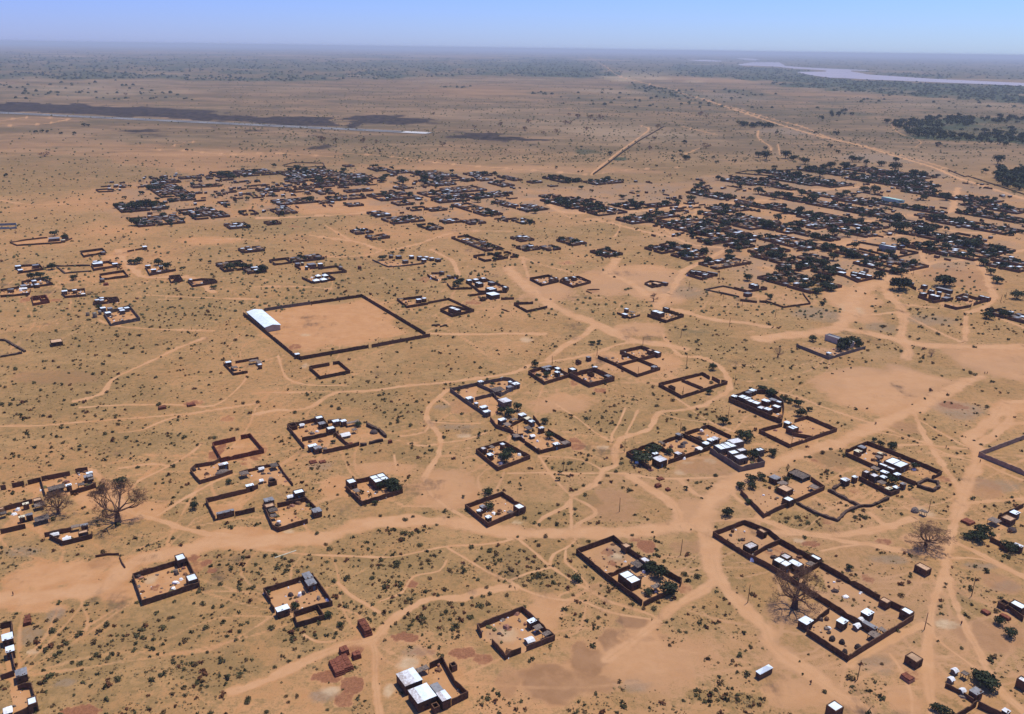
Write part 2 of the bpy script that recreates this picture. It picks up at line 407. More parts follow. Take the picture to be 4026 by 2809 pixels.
ORD = 'first second third fourth fifth sixth seventh eighth ninth tenth eleventh twelfth thirteenth fourteenth fifteenth sixteenth seventeenth eighteenth nineteenth twentieth'.split()
def ordinal(i, n):
    if n == 1: return ''
    if n == 2: return ('left of two', 'right of two')[i]
    if i == 0: return 'leftmost'
    if i == n-1: return 'rightmost'
    return (ORD[i] if i < 20 else str(i+1)+'th')+' from left'
"""ANCHORS: list of (centre, phrase) that labels may refer to"""
ANCH = []
def near_anchor(p):
    c = np.array([a[0] for a in ANCH]); return int(np.argmin(np.hypot(*(c-p).T)))
def label_all(items, prep='by'):
    """items: [obj, desc, pos, anchor index or None] ; writes unique labels"""
    g = {}
    for it in items:
        if it[3] is None: it[3] = near_anchor(it[2])
        g.setdefault((it[1], it[3]), []).append(it)
    for (desc, ai), l in g.items():
        l.sort(key=lambda it: it[2][0]/max(1, it[2][1]))
        for i, it in enumerate(l):
            o = ordinal(i, len(l)); it[0]['label'] = f"{desc}{', ' if o else ''}{o} {prep} {ANCH[ai][1]}".replace('  ', ' ')
YARDS = """
Y empty brick yard left of sandy road;2.4;w;A1178,350 1655,205 1768,425 1262,588 .
h p A1548,190 1655,215
h p A1645,370 1762,395
Y brick yard cut by left frame edge;2.3;w;A0,795 100,772 108,860 / A105,1060 130,1180 / 150,1330 275,1320 300,1420 / A320,1500 190,1565 120,1590
h m A10,895 118,925
h m A45,1005 130,1035
h g A130,1210 245,1245
h p A235,1460 330,1495
h t A20,1530 110,1560
Y divider wall at left frame edge;2.2;w;A0,1250 120,1212
Y brick yard with grey twin roofed house;2.4;w;B130,570 70,480 505,345 678,590 545,622 335,690 / B165,650 130,600
h g B405,350 515,385
h g B432,410 548,440
h m B170,655 305,660
Y small annex below grey twin roofs;2.2;w;B337,695 368,785 605,715 550,625
Y bare yard with curved side wall;2.4;w;C0,1040 B2225,1065 2100,930 / B2010,870 1970,795 C105,640 390,895 140,990 / C92,1005 0,1040
h m C140,765 235,770
h s C190,820 290,830
h s C275,880 368,880
h t C112,915 222,930
Y yard with broad white roofs at bottom;2.5;w;B1545,1145 1660,1090 1700,1165 1770,1290 1885,1400 1740,1470
h M B1245,1240 1485,1295
h M B1350,1385 1610,1440
h g B1545,1340 1680,1395
h M B1600,1412 1740,1457
h s B1420,1195 1545,1192
h o B1560,1510 1635,1530
h o B1725,1150 1785,1160
Y yard with twin white roofs and trees;2.5;w;C1170,585 855,355 585,130 915,12 1060,130 1230,240 1520,390 1510,420 / C1450,470 1290,545 1180,600
h e C980,92 1072,105
h p C1140,215 1247,235
h s C1060,255 1187,275
h P C955,350 1162,405
h s C1240,460 1342,460
Y divider behind twin white roofs;2.2;w;C855,355 1060,270
Y triangular upper yard of long compound;2.4;w;C2112,172 G1800,1560 2080,1455 2296,1540 D35,-42 135,42 0,100 C2160,162
h p C2065,95 2203,100
h e G2190,1540 2280,1560
Y yard with clustered white roofs, right;2.5;w;D235,382 0,245 C2112,172 / D135,42 490,238 235,382
h P D62,225 240,262
h p D125,188 240,200
h p D190,240 343,268
h p D390,190 505,215
h s D355,258 442,262
Y long bare yard below clustered roofs;2.5;w;D235,388 1000,868 / D1320,715 742,1072 / D490,245 1020,545 / 1110,590 1320,690
h m D843,688 970,697
h t D800,742 885,748
h e D1010,578 1122,595
h p D1195,668 1325,690
h s D1000,838 1082,858
h g D870,770 985,840
Y near yard with dark domed huts;2.4;w;D570,655 430,752 / D370,842 738,1082 760,1062
h m D288,762 430,770
h m D625,765 740,772
h t D768,795 860,800
h s D905,885 1032,895
h d D552,905 640,905
h d D655,935 712,935
h d D780,975 865,980
h d D670,1020 745,1025
Y lone hut beside forking tracks;0;n;D1320,280 1475,300
h e D1325,272 1478,305
Y lone brown hut below forking tracks;0;n;D1240,1080 1403,1105
h e D1240,1078 1403,1108
Y straw hut yard beside long hedge;1.6;w;D1600,1325 1740,1390 1850,1465
h t D1645,1182 1725,1205
h s D1735,1225 1815,1245
h t D1610,1260 1692,1280
h g D1805,1385 1940,1402
h t D1720,1365 1785,1375
Y corner walls at bottom right;2.4;w;D1880,1478 1680,1610 / D1895,1485 2180,1620
h m D2100,1560 2180,1575
Y parapet house at bottom edge;0;n;D540,1515 697,1535
h p D540,1515 697,1535
Y white roofed house at right frame;2.3;w;D2070,590 2180,650 2296,730
h p D2165,605 2330,640
h o D2065,600 2180,615
Y dark hut at right frame corner;0;n;D2230,1270 2350,1290
h p D2232,1280 2350,1300
Y lone white peaked tent beside sandy track;0;n;C2180,1180 2320,1150
h T C2178,1190 D74,1160
Y tree shaded yard at right frame;2.2;w;D2000,25 2100,70 / H2070,1415 2296,1310
h o D2085,90 2180,110
h m D2200,85 2296,110
h m H2165,1385 2268,1392
h e H2090,1430 2228,1445
h s H1970,1450 2100,1465
h d H2135,1520 2260,1530
Y walled yards left of grey baobab;2.4;w;E0,1150 48,1145 / E102,1132 210,1110 / E242,1105 358,1076 395,1205 / E365,1072 618,1022 / E665,1003 775,985 / E850,1130 620,1200
h m E762,1035 826,1038
h g E738,1062 826,1068
h m E580,1142 638,1148
h s E420,1165 580,1165
h s E685,1135 752,1140
h s E780,1080 835,1090
Y walled yard below walled yards left;2.3;w;E0,1345 285,1270 / E0,1540 222,1490
h e E288,1268 372,1275
h s E300,1315 398,1322
h y E196,1308 258,1312
h e E-20,1350 38,1355
h s E0,1390 60,1398
h y E162,1425 222,1428
h g E222,1405 292,1410
h s E300,1435 442,1442
Y tent yard under the grey baobab;2.2;w;E390,1570 630,1520 / E815,1555 A810,0 555,62 435,0
h t E440,1568 526,1572
h s E630,1512 712,1508
h g E712,1500 782,1498
h e E690,1558 782,1562
h t A550,25 630,25
Y roofless red soil yard;2.4;r;E1885,765 2090,718 / E2137,705 2222,688 F70,825 E1965,905 .
Y rounded yard with grey dome;2.0;w;E1735,960 1900,935 1950,905 / E2065,1010 1890,1072 1778,1105 1735,1060 1690,1000 1735,960
h m E1935,958 2030,958
h D E1890,1010 2065,1015
h d E1700,990 1745,995
Y dusty yard with ragged fences;1.6;w;E2125,1025 2296,985 F0,980 F200,950 250,1030 330,1130 / F185,1110 110,1120
h s E2122,1032 2215,1045
h m E2178,1145 2258,1148
h t F15,985 78,990
h t F25,1090 72,1095
h o F110,1100 188,1108
h s F120,960 205,975
Y bare yard with long grey shed;2.3;w;E2085,1385 F-10,1345 / E1910,1425 1828,1265 2190,1178 2290,1140
h g E1918,1392 2082,1372
Y joined yards with grey parapet rooms;2.3;w;F65,1300 150,1495 205,1522 462,1445 / F190,1308 440,1255 / F430,1235 532,1335
h g F65,1268 168,1280
h p F328,1195 438,1205
h t F268,1232 342,1238
h e F75,1320 172,1328
h s F105,1360 202,1370
h s F125,1410 190,1420
h g F490,1358 592,1378
Y ash grey yard with many houses;2.3;w;F430,790 280,608 525,552 / F610,560 645,610 / F410,725 630,680 / F715,680 832,782 / F735,660 690,690 / F600,835 835,785 920,760
h p F522,538 606,545
h g F550,590 628,600
h o F283,598 372,618
h t F380,598 437,604
h p F622,632 712,640
h m F675,572 752,578
h m F748,570 812,578
h t F738,680 848,690
h s F850,648 905,655
h m F460,792 550,795
h g F508,808 592,818
h s F592,818 638,825
h s F800,590 925,580
Y ragged thorn yard behind path loop;1.5;f;F640,575 760,560 / F990,600 1100,650 1160,705 / F1130,735 1010,760 / 985,770 930,780
h d F1000,650 1098,665
Y small empty yard below great enclosure;2.3;w;F475,90 655,58 / F685,50 740,43 838,125 575,178 .
Y yard with four panel white roof;2.4;w;F800,1150 945,1290 1305,1178 1230,1110 / F890,1095 1010,1072
h p F798,1100 902,1115
h Q F1003,1068 1195,1090
h s F860,1185 930,1200
Y large white roofed compound, middle;2.3;c;F1865,385 1728,285 1970,235 / F2010,225 2205,188 G-10,190 G80,240 F2180,330 1975,240 / F1950,365 2110,325 2180,395 / F1865,385 2060,515 / 2240,430 2270,420
h m F1968,222 2030,228
h m F1860,368 1940,375
h m F1938,415 1982,420
h m F1985,448 2068,452
h m F2015,488 2092,492
h M F2150,385 2278,400
h m F2238,225 2282,230
h g F2220,268 2292,275
h m F2280,240 2330,250
h m G5,240 85,248
h t F2165,185 2205,190
h s F2080,290 2220,300
Y steep strip of white roofed huts;2.2;w;F2085,540 2140,610 2290,660 / G0,660 125,740 / G200,525 265,600 / G0,600 115,545
h m F2148,560 2232,565
h s F2195,600 2280,610
h m G60,515 145,522
h y G112,548 190,555
h m G155,575 218,582
h s G-5,560 60,560
Y yard with round orchard bushes;2.2;w;G125,750 255,838 535,768 330,648 / G110,690 8,690
h m G240,635 303,638
h t G158,695 222,700
h m G370,775 442,782
h s G438,765 532,770
h s G10,700 90,712
h s G115,630 200,645
Y shaded yard below the strip;2.3;w;F1958,825 2155,985 G172,880 G-60,755 F2160,760 .
h p F1988,812 2058,820
h m F2050,870 2118,878
h m F2168,778 2218,784
h s F2148,905 2230,910
h s F2070,800 2130,812
Y tree grown yard above crossroads;2.4;w;F1862,1318 2190,1203 G132,1340 F2065,1482 .
h g F1983,1330 2052,1340
h m F1958,1370 2018,1374
h m F2035,1425 2102,1430
h s F2228,1382 2298,1390
h p G22,1328 130,1338
Y yard with courtyard trees, upper middle;2.4;w;G157,130 270,95 400,88 520,160 300,225 .
h g G268,98 370,92
h m G388,105 448,112
h m G385,138 442,145
h g G300,115 360,120
Y high walled square compound;3.2;w;G525,148 745,100 922,182 706,238 .
h p G508,108 592,118
h m G722,95 775,98
h o G680,140 745,155
h g G830,170 905,180
Y yard with one inner shed;2.3;w;G945,68 1135,18 1328,98 1128,160 .
h g G1242,92 1312,98
Y bare yard against inner shed yard;2.2;w;K775,1572 G800,5 945,66 / G1130,15 1050,-20 K985,1570
h o G575,35 630,45
h g G665,5 720,12
Y brown yard north of utility pole;2.6;w;K973,1530 1162,1488 1338,1548 1140,1600 .
h e K1210,1525 1268,1530
h p K1262,1540 1338,1550
Y divided double yard by riverbed;2.3;w;G1315,240 1705,142 1770,180 / G1790,178 1860,215 / 1872,210 1925,222 1520,348 .
h o G1400,262 1465,275
Y divider of the double yard;2.1;w;G1520,200 1710,278
Y orchard yard with leaning tree;2.4;w;G1250,985 1030,850 1265,762 1395,835
h m G1252,862 1318,865
h M G1255,905 1395,920
h t G1205,880 1265,885
h s G1310,760 1370,775
Y foundation yard with white footings;2.3;w;G1340,755 1530,685 1775,800 1400,925
h m G1450,858 1525,868
h t G1630,805 1715,815
h g G1460,690 1530,700
Y back yard with twin bright roofs;2.3;w;G1545,678 1755,608 1960,705 / G1590,700 1780,775
h m G1697,770 1778,776
h m G1738,738 1822,745
h m G1780,722 1862,735
Y grey painted house compound;3.0;c;G1772,810 2040,980 2258,935 2200,880
h P G1800,790 1965,812
h p G1868,768 2015,800
h p G1912,745 2078,758
h p G1925,845 2035,858
h p G2000,825 2105,835
h p G1975,885 2112,900
h P G2165,822 2258,832
Y dark roofed compound by round trees;3.0;w;G1940,365 2130,292 2296,300 H160,400 165,470 145,560 G2296,520 .
h m G1955,352 2025,358
h P G2010,358 2152,372
h P G2080,390 2232,415
h m G2190,455 2296,470
h g G2080,320 2150,322
h m G2110,300 2190,305
h m H-40,390 50,400
h g H25,382 115,392
h p H50,440 145,448
h p H-30,465 70,470
h m H92,402 145,408
Y paired yards beside round trees;2.3;w;G2208,650 H150,595 / H260,560 372,528 635,640 215,782 .
h m H158,585 235,595
h P H185,625 298,635
Y divider inside the paired yards;2.1;w;H245,680 420,712
Y long compound with twin large roofs;2.3;w;H713,832 905,755 1130,840 1330,920 1568,1022 1480,1065 / H713,852 1010,985 / H1200,1060 1335,1115
h g H815,802 905,812
h y H780,838 862,846
h y H988,858 1058,868
h s H968,890 1042,898
h P H1052,930 1278,958
h P H998,955 1162,1002
h m H1015,1022 1102,1035
h s H930,990 1020,1000
Y lower compound of crowded roofs;2.3;w;H830,1065 1118,1208 1195,1180
h p H858,1022 935,1030
h p H918,1052 1015,1062
h m H1010,1068 1088,1078
h m H1130,1045 1210,1052
h y H1058,1172 1132,1178
h m H1125,1160 1195,1168
h s H985,1115 1080,1125
h g H1190,1130 1255,1138
h m H662,1090 757,1100
h m H762,1068 825,1075
Y rounded stone kraal by crowded roofs;1.4;f;H1345,1125 1440,1085 1530,1110 1545,1150 1490,1185 1350,1140
Y brown roofed yard beside wide road;2.3;w;G2045,1185 H-10,1400 85,1350 525,1155 405,1070 / H200,1035 260,1000 400,1065
h g H28,1072 142,1082
h s H100,1125 205,1130
h e H100,1165 250,1180
h s H380,1155 478,1165
h p H148,1262 262,1270
h s H205,1035 405,1060
Y thorn fenced field, lower right;1.3;f;H560,1178 840,1322 720,1368 640,1448 440,1380 275,1292
Y thorn fence right of fenced field;1.2;f;H600,1170 700,1110 / H840,1322 940,1320 1040,1278 1090,1255
Y big bare field at right frame;2.6;e;H2750,530 2296,705 1900,852 2296,1015 2750,1200
Y metal scrap huts above right baobab;0;n;H1300,1340 1380,1350
h D H1280,1340 1385,1350
h s H1370,1370 1440,1385
Y great empty walled enclosure;2.6;w;J490,1098 945,1033 1510,1370 / J1550,1382 1030,1478 / J1003,1480 400,1585 340,1555 I2160,1190
h m J342,1560 395,1565
Y pale concrete wall behind long hall;2.5;c;J70,1160 240,1132 / J240,1132 488,1098
Y long white roofed hall;0;n;I2200,1175 J220,1290
h B I2190,1175 J222,1292
Y fenced plot beside thin track;2.0;w;I850,100 965,92 1012,98 1006,112 880,118 .
h m I955,88 986,91
Y blue grey walled plot, left frame;2.4;b;I-200,415 10,405 142,400 145,432 -60,440
Y long fenced plot with trees;1.7;w;I85,565 240,542 420,522 / I640,530 540,568 150,592 85,565
h g I430,530 530,538
h y I535,548 578,552
h g I545,518 605,522
Y small square plot, far left;2.3;w;I715,648 910,622 940,650 745,688 .
h g I890,655 938,660
Y lone wall ending in bright hut;1.8;w;I1130,645 1190,635 / I1200,632 1262,622
h m I1260,605 1308,612
Y ring of huts near left frame;2.1;w;I132,775 350,762 382,800 180,830 .
h m I130,778 188,783
h m I155,812 205,818
h g I280,770 350,775
Y brush fenced strip, far left;1.2;f;I385,795 505,778 800,772 / I505,785 575,840 810,820
Y bright roofed block, far left;2.4;w;I808,760 960,735 1060,768 835,805 .
h m I822,738 866,742
h m I865,742 912,747
h m I818,755 915,758
h m I993,758 1048,762
h o I1040,775 1060,780
Y hollow rectangular plot, far left;2.3;w;I883,850 1098,818 1138,862 905,888 .
h g I880,895 930,900
Y plot with two broad trees;2.2;w;I1290,780 1330,850 1560,808 1555,790
h m I1288,775 1338,779
h m I1338,810 1388,815
h m I1410,780 1450,784
Y roofless cell block;2.4;w;I1500,868 1595,858 1622,898 1520,915 .
h o I1510,870 1560,875
h o I1540,885 1600,890
Y figure eight plot;2.1;w;I1668,905 1790,892 1905,895 1928,915 1712,952 .
h m I1675,898 1712,903
h o I1800,910 1910,910
Y double row plot near left frame;2.1;w;I190,915 385,888 468,932 240,962 .
h m I275,910 326,915
h m I303,942 352,946
h g I175,950 240,958
Y cut off plot at left frame;2.1;w;I0,990 170,962 / I270,985 258,1018 0,1042
h t I172,972 238,976
h g I70,985 120,990
Y open front plot with three huts;2.2;w;I545,1008 580,1046 760,1030 752,978 600,992
h m I546,1000 598,1006
h m I640,992 682,996
h t I718,1022 758,1026
Y unfinished red brick cells;2.3;r;I280,1050 410,1038 438,1088 295,1112 .
h o I285,1052 350,1060
h o I350,1048 425,1070
Y thin plot behind grey compound;2.1;w;I825,1100 870,1060 1045,1058 1058,1080 840,1112 .
h m I838,1080 885,1084
h m I880,1082 925,1086
h m I880,1062 925,1066
h o I950,1065 1050,1070
Y grey concrete compound, left;2.6;c;I920,1190 1150,1128 1242,1240 985,1288 .
h m I1045,1155 1098,1160
h m I1098,1150 1152,1155
h m I1058,1172 1112,1177
h m I885,1150 942,1155
h g I948,1152 1002,1158
h m I928,1192 988,1198
h P I818,1195 860,1200
h o I760,1195 795,1200
h g I870,1180 900,1185
Y straight dark hedge beside pale track;2.6;f;Y1690,955 1780,890 1870,820 2000,730 2160,640
Y looping fence before upper row;1.6;f;Z800,930 450,935 370,950 480,960 700,975
Y oval fenced field above town;1.4;f;X1890,900 1960,882 2160,885 2170,905 2050,912 1900,905
Y crumbled earth wall by wide road;1.0;w;A845,190 960,170 1055,170 / A1060,190 1085,250 1110,285
Y fence line along the highway;1.5;f;Z1790,930 1900,975 L1800,-20 2050,60 2296,140
Y brush pen at left frame;1.3;f;I0,1430 50,1435 220,1532 / I195,1545 0,1580
Y windowless brick store, left plain;0;n;I443,1440 555,1455
h e I443,1440 556,1452
Y scrapyard huts above small yard;1.8;w;E1985,55 2075,150 2200,130 / E2090,45 2296,10
h m E1998,50 2058,55
h s E2050,95 2115,102
h s E2210,40 2296,40
h s F0,45 60,60
h m F15,72 58,76
Y tent roofed trio of yards;2.2;w;J410,875 500,918 705,890 640,850
h T J525,855 582,858
h T J582,850 648,855
h T J500,895 575,898
h T J565,885 638,890
Y plot above tent roofed trio;2.2;w;J555,795 720,775 808,822 590,842
h g J735,785 775,792
Y roofed plot behind tent trio;2.1;w;J345,770 400,800 / J480,795 610,780
h m J548,758 600,763
h g J345,755 400,762
h y J400,750 430,755
h m J435,785 468,790
h g J450,760 540,768
Y brush walled village plot;1.2;f;J1040,725 1180,785 1320,775 1500,755
h m J1360,690 1410,695
h P J1430,695 1492,700
h m J1492,698 1540,703
h m J1540,706 1590,711
h m J1470,720 1520,725
h g J1590,715 1650,722
h g J1240,690 1300,695
h g J1180,685 1225,690
h g J1300,730 1360,735
Y goat pen plot, middle distance;2.0;w;J1525,850 1560,880 1620,900 / J1700,870 1800,880 / J1560,838 1660,838
h g J1630,830 1680,835
h g J1695,865 1740,872
Y plot with feathery trees;2.0;w;J1700,930 1740,975 1925,970
Y bright cluster above white hall;2.3;w;J1870,905 2040,890 2250,970 2230,1000 1990,1000 .
h m J1870,905 1925,910
h m J1928,898 1985,903
h p J1990,885 2055,892
h P J1945,925 2025,935
h P J2040,975 2145,985
h p J2190,962 2245,970
h g J2060,920 2130,930
Y broad white roofed house by ruins;2.0;w;J1900,1035 2050,1015 / J1990,1075 2060,1060 / J2180,1065 2296,1060
h M J2045,1022 2172,1035
h o J1990,1065 2045,1070
Y plot with pair of bright roofs;2.2;w;J1255,1065 1345,1135 1530,1105 / J1310,1065 1480,1045
h m J1422,1075 1475,1080
h m J1472,1065 1520,1070
h s J1262,1070 1315,1072
Y long fence joining two plots;2.0;w;J1532,1100 1715,1065 1935,1165
Y small square plot with twin roof;2.4;w;J1640,1160 1730,1130 1940,1165 1750,1212 .
h P J1710,1150 1828,1168
Y brick heaps by empty walls;1.0;f;J1565,1305 1640,1300 / J1640,1315 1700,1300
Y empty plot with low back wall;2.2;w;K28,1108 148,1175 325,1135 / K30,1105 200,1098
Y ruined walls on bare ground;1.0;w;K670,1000 720,1020 / K680,990 790,985 / J2185,1160 2240,1180
Y twin huts plot beside pan;2.4;w;K170,885 335,857 428,905 275,940 .
h p K338,888 385,893
h p K382,882 425,888
Y courtyard plot beside twin huts;2.4;w;K435,905 470,880 600,868 712,915 555,955 .
h p K465,885 520,890
h p K535,875 590,882
h g K480,905 530,910
Y ring fenced ruin in sandy wash;1.9;w;K1190,930 1240,908 1400,930 1260,962 .
h e K1250,930 1340,938
h g K1340,925 1400,932
Y ragged plot beside main wash;1.7;w;K945,1190 1060,1235 1150,1210
h m K1005,1160 1052,1164
h m K985,1205 1045,1212
h s K1050,1185 1110,1192
Y plot with bluish parapet roof;2.5;w;K1215,1205 1380,1262 1538,1212 1400,1170
h P K1243,1180 1370,1195
h p K1350,1150 1415,1158
Y plot with two long bright roofs;2.6;w;K1565,845 1600,812 1840,845 1700,885 .
h p K1590,825 1650,830
h P K1620,822 1760,850
h m K1700,855 1750,860
h g K1750,830 1838,850
Y brush fenced field, centre right;1.3;f;K2030,1050 1730,985 1890,955 2060,990
h g K2065,1020 2150,1025
Y plot behind brush fenced field;2.2;w;K1985,968 2100,998 2280,975
h P K2115,940 2210,952
h o K2220,965 2280,972
Y plot cut by brush field corner;2.0;w;K2040,1075 2190,1092 / K2210,1085 2296,1095
Y hilltop plot with pale concrete house;2.2;c;L275,1475 565,1588 890,1492
h Z L530,1390 792,1455
h m L535,1550 592,1556
h e L565,1565 590,1570
Y curved mud fence behind plaza;1.6;w;L0,1085 160,1140 400,1108 330,1015
Y fenced hall yard in town;2.2;w;L720,590 850,565 1360,655 1150,700 / L830,620 1050,670
h X L1010,590 1165,612
h P L1200,640 1262,652
Y aqua painted hall among trees;0;n;L1040,150 1240,190
h W L1030,165 1240,190
Y rafter framed yard by round trees;2.4;w;L1355,1040 1500,1090 1670,1060 / L1270,940 1340,975 / L1590,1120 1700,1148 1830,1125
h P L1365,1020 1440,1025
h P L1440,995 1510,1002
h P L1450,1035 1560,1050
h p L1380,950 1445,955
h p L1590,1030 1650,1038
h g L1560,1060 1650,1065
h g L1510,970 1670,1000
h m L1520,1010 1570,1015
Y parapet block right of rafter yard;2.6;w;L1690,1050 1760,1025 1880,1060 2005,1065 1850,1110
h P L1755,1025 1810,1032
h p L1740,1050 1810,1058
h P L1890,1045 2002,1062
h g L1700,1060 1740,1066
Y bright roofed corner block by plaza;2.4;w;L600,810 820,910 960,880 1000,850
h P L615,795 680,800
h P L650,805 720,815
h m L640,835 720,842
h P L755,835 830,842
h P L810,845 900,855
h p L870,805 920,812
h m L760,860 810,868
h m L880,860 950,868
h p L830,830 900,838
h m L800,885 850,890
"""
BLOCKS = """
far left town edge
I1340,40 1600,25 I1700,72 1965,60 X1020,1005 1180,1000 X1200,985 1340,975 X1400,950 1600,970 X1560,940 1850,955 X1850,945 2296,962 X1900,990 2060,1000
tree lined left edge
I1300,75 1705,140 I1500,195 1725,175 I1010,235 1490,262 I1160,360 1640,385 I1590,285 1930,292 I1680,322 2040,332 I2120,295 2296,310 I1990,410 2225,425 I2120,630 J75,630 I1920,760 2220,790 I2185,820 J70,800
farthest town row
Y20,900 80,905 Y0,965 240,985 Y180,920 330,930 Y310,940 470,945 Y470,950 800,980 Y820,955 1010,965 Y800,995 890,1000 Y1050,975 1210,995 Y1370,985 1590,1000 Y1640,1010 1870,1010 Y1250,1010 1340,1010
left plain side row
J10,105 250,90 J255,10 440,30 J390,75 700,65 J480,15 900,20 J700,50 1000,45 J780,110 1045,105 J1220,80 1375,85 J1500,40 1780,50 J1820,15 1940,15 J1960,10 2105,12 J2070,40 2296,60
second left town row
J530,120 705,130 J620,170 980,170 J990,150 1450,165 J1440,130 1900,150 J1560,190 1900,190 J1640,95 2050,100 J1830,150 2250,150 J2100,210 2330,240
third left town row
J135,200 540,205 J565,205 660,210 J790,230 960,235 J1205,215 1400,225 J1340,265 1540,270 J1510,270 1700,275 J1750,240 2180,310
scattered left blocks
J130,280 370,300 J990,305 1200,325 J1120,360 1500,370 J1440,415 1665,440 J840,465 1045,475 J975,515 1190,520 J1645,380 1830,375 J1830,380 2045,390 J100,390 200,395 J1755,530 2175,615 J140,740 590,695 J1940,690 2200,705 J2160,665 2296,690
central upper row
K-20,50 110,45 K145,40 290,35 K380,10 600,20 K665,40 1005,50 K340,80 620,85 K0,110 380,110 K620,110 1000,130 K1000,95 1260,100 K1155,135 1505,145 K1270,75 1450,80 K1600,55 1750,60 K1700,60 2050,110 K1950,90 2296,120
central middle row
K0,250 320,270 K310,200 780,230 K250,155 430,160 K920,235 1240,245 K640,285 1000,295 K1240,240 1450,225 K1600,130 1950,165 K1770,265 2110,270 K1685,310 1870,310 K2030,220 2296,250 K2090,340 2296,400
central lower row
K960,365 1230,375 K1180,365 1370,380 K1150,340 1480,330 K1360,410 1900,430 K1800,370 2300,410 K1730,560 2140,510 K1940,600 2120,590 K1630,510 2100,490 K1215,620 1430,640 K1365,600 1700,650 K1450,680 1705,695 K1705,755 2095,745 K2150,650 2296,650
lone open plain row
K10,370 210,385 K0,525 205,540 K430,550 650,570 K50,610 260,620 K270,610 430,620 K730,650 970,665
right upper row
Z300,1000 620,1010 Z620,990 1000,1010 Z550,945 820,970 Z820,930 1150,950 Z1150,930 1640,970 Z1150,990 1620,1010 L780,10 1070,20 L1070,30 1500,60 L240,20 720,50 L0,60 250,90 L1200,90 1500,110
right second row
L0,150 380,190 L380,130 700,180 L640,190 1000,210 L0,235 170,240 L1000,220 1530,290 L1270,120 1670,170 L1690,180 2050,200 L1800,240 2296,280 L1760,310 2290,360
right third row
L90,280 420,320 L420,230 900,280 L800,300 1150,330 L330,340 800,370 L250,400 700,400 L0,440 310,460 L800,420 1070,430 L1070,380 1510,420 L1400,330 1800,390 L1560,390 2190,450
right fourth row
L10,545 490,590 L300,490 620,530 L620,450 900,500 L1270,490 1680,520 L1270,590 1500,600 L1640,590 2150,630 L1450,635 1985,670 L1680,500 1850,520
right nearest row
L490,620 910,670 L130,780 500,760 L200,730 500,700 L840,755 1385,770 L450,820 620,830 L0,890 600,940 L2000,770 2296,800 L2050,720 2296,750 L2030,1195 2350,1240 L0,610 160,640 L-30,690 190,740
"""
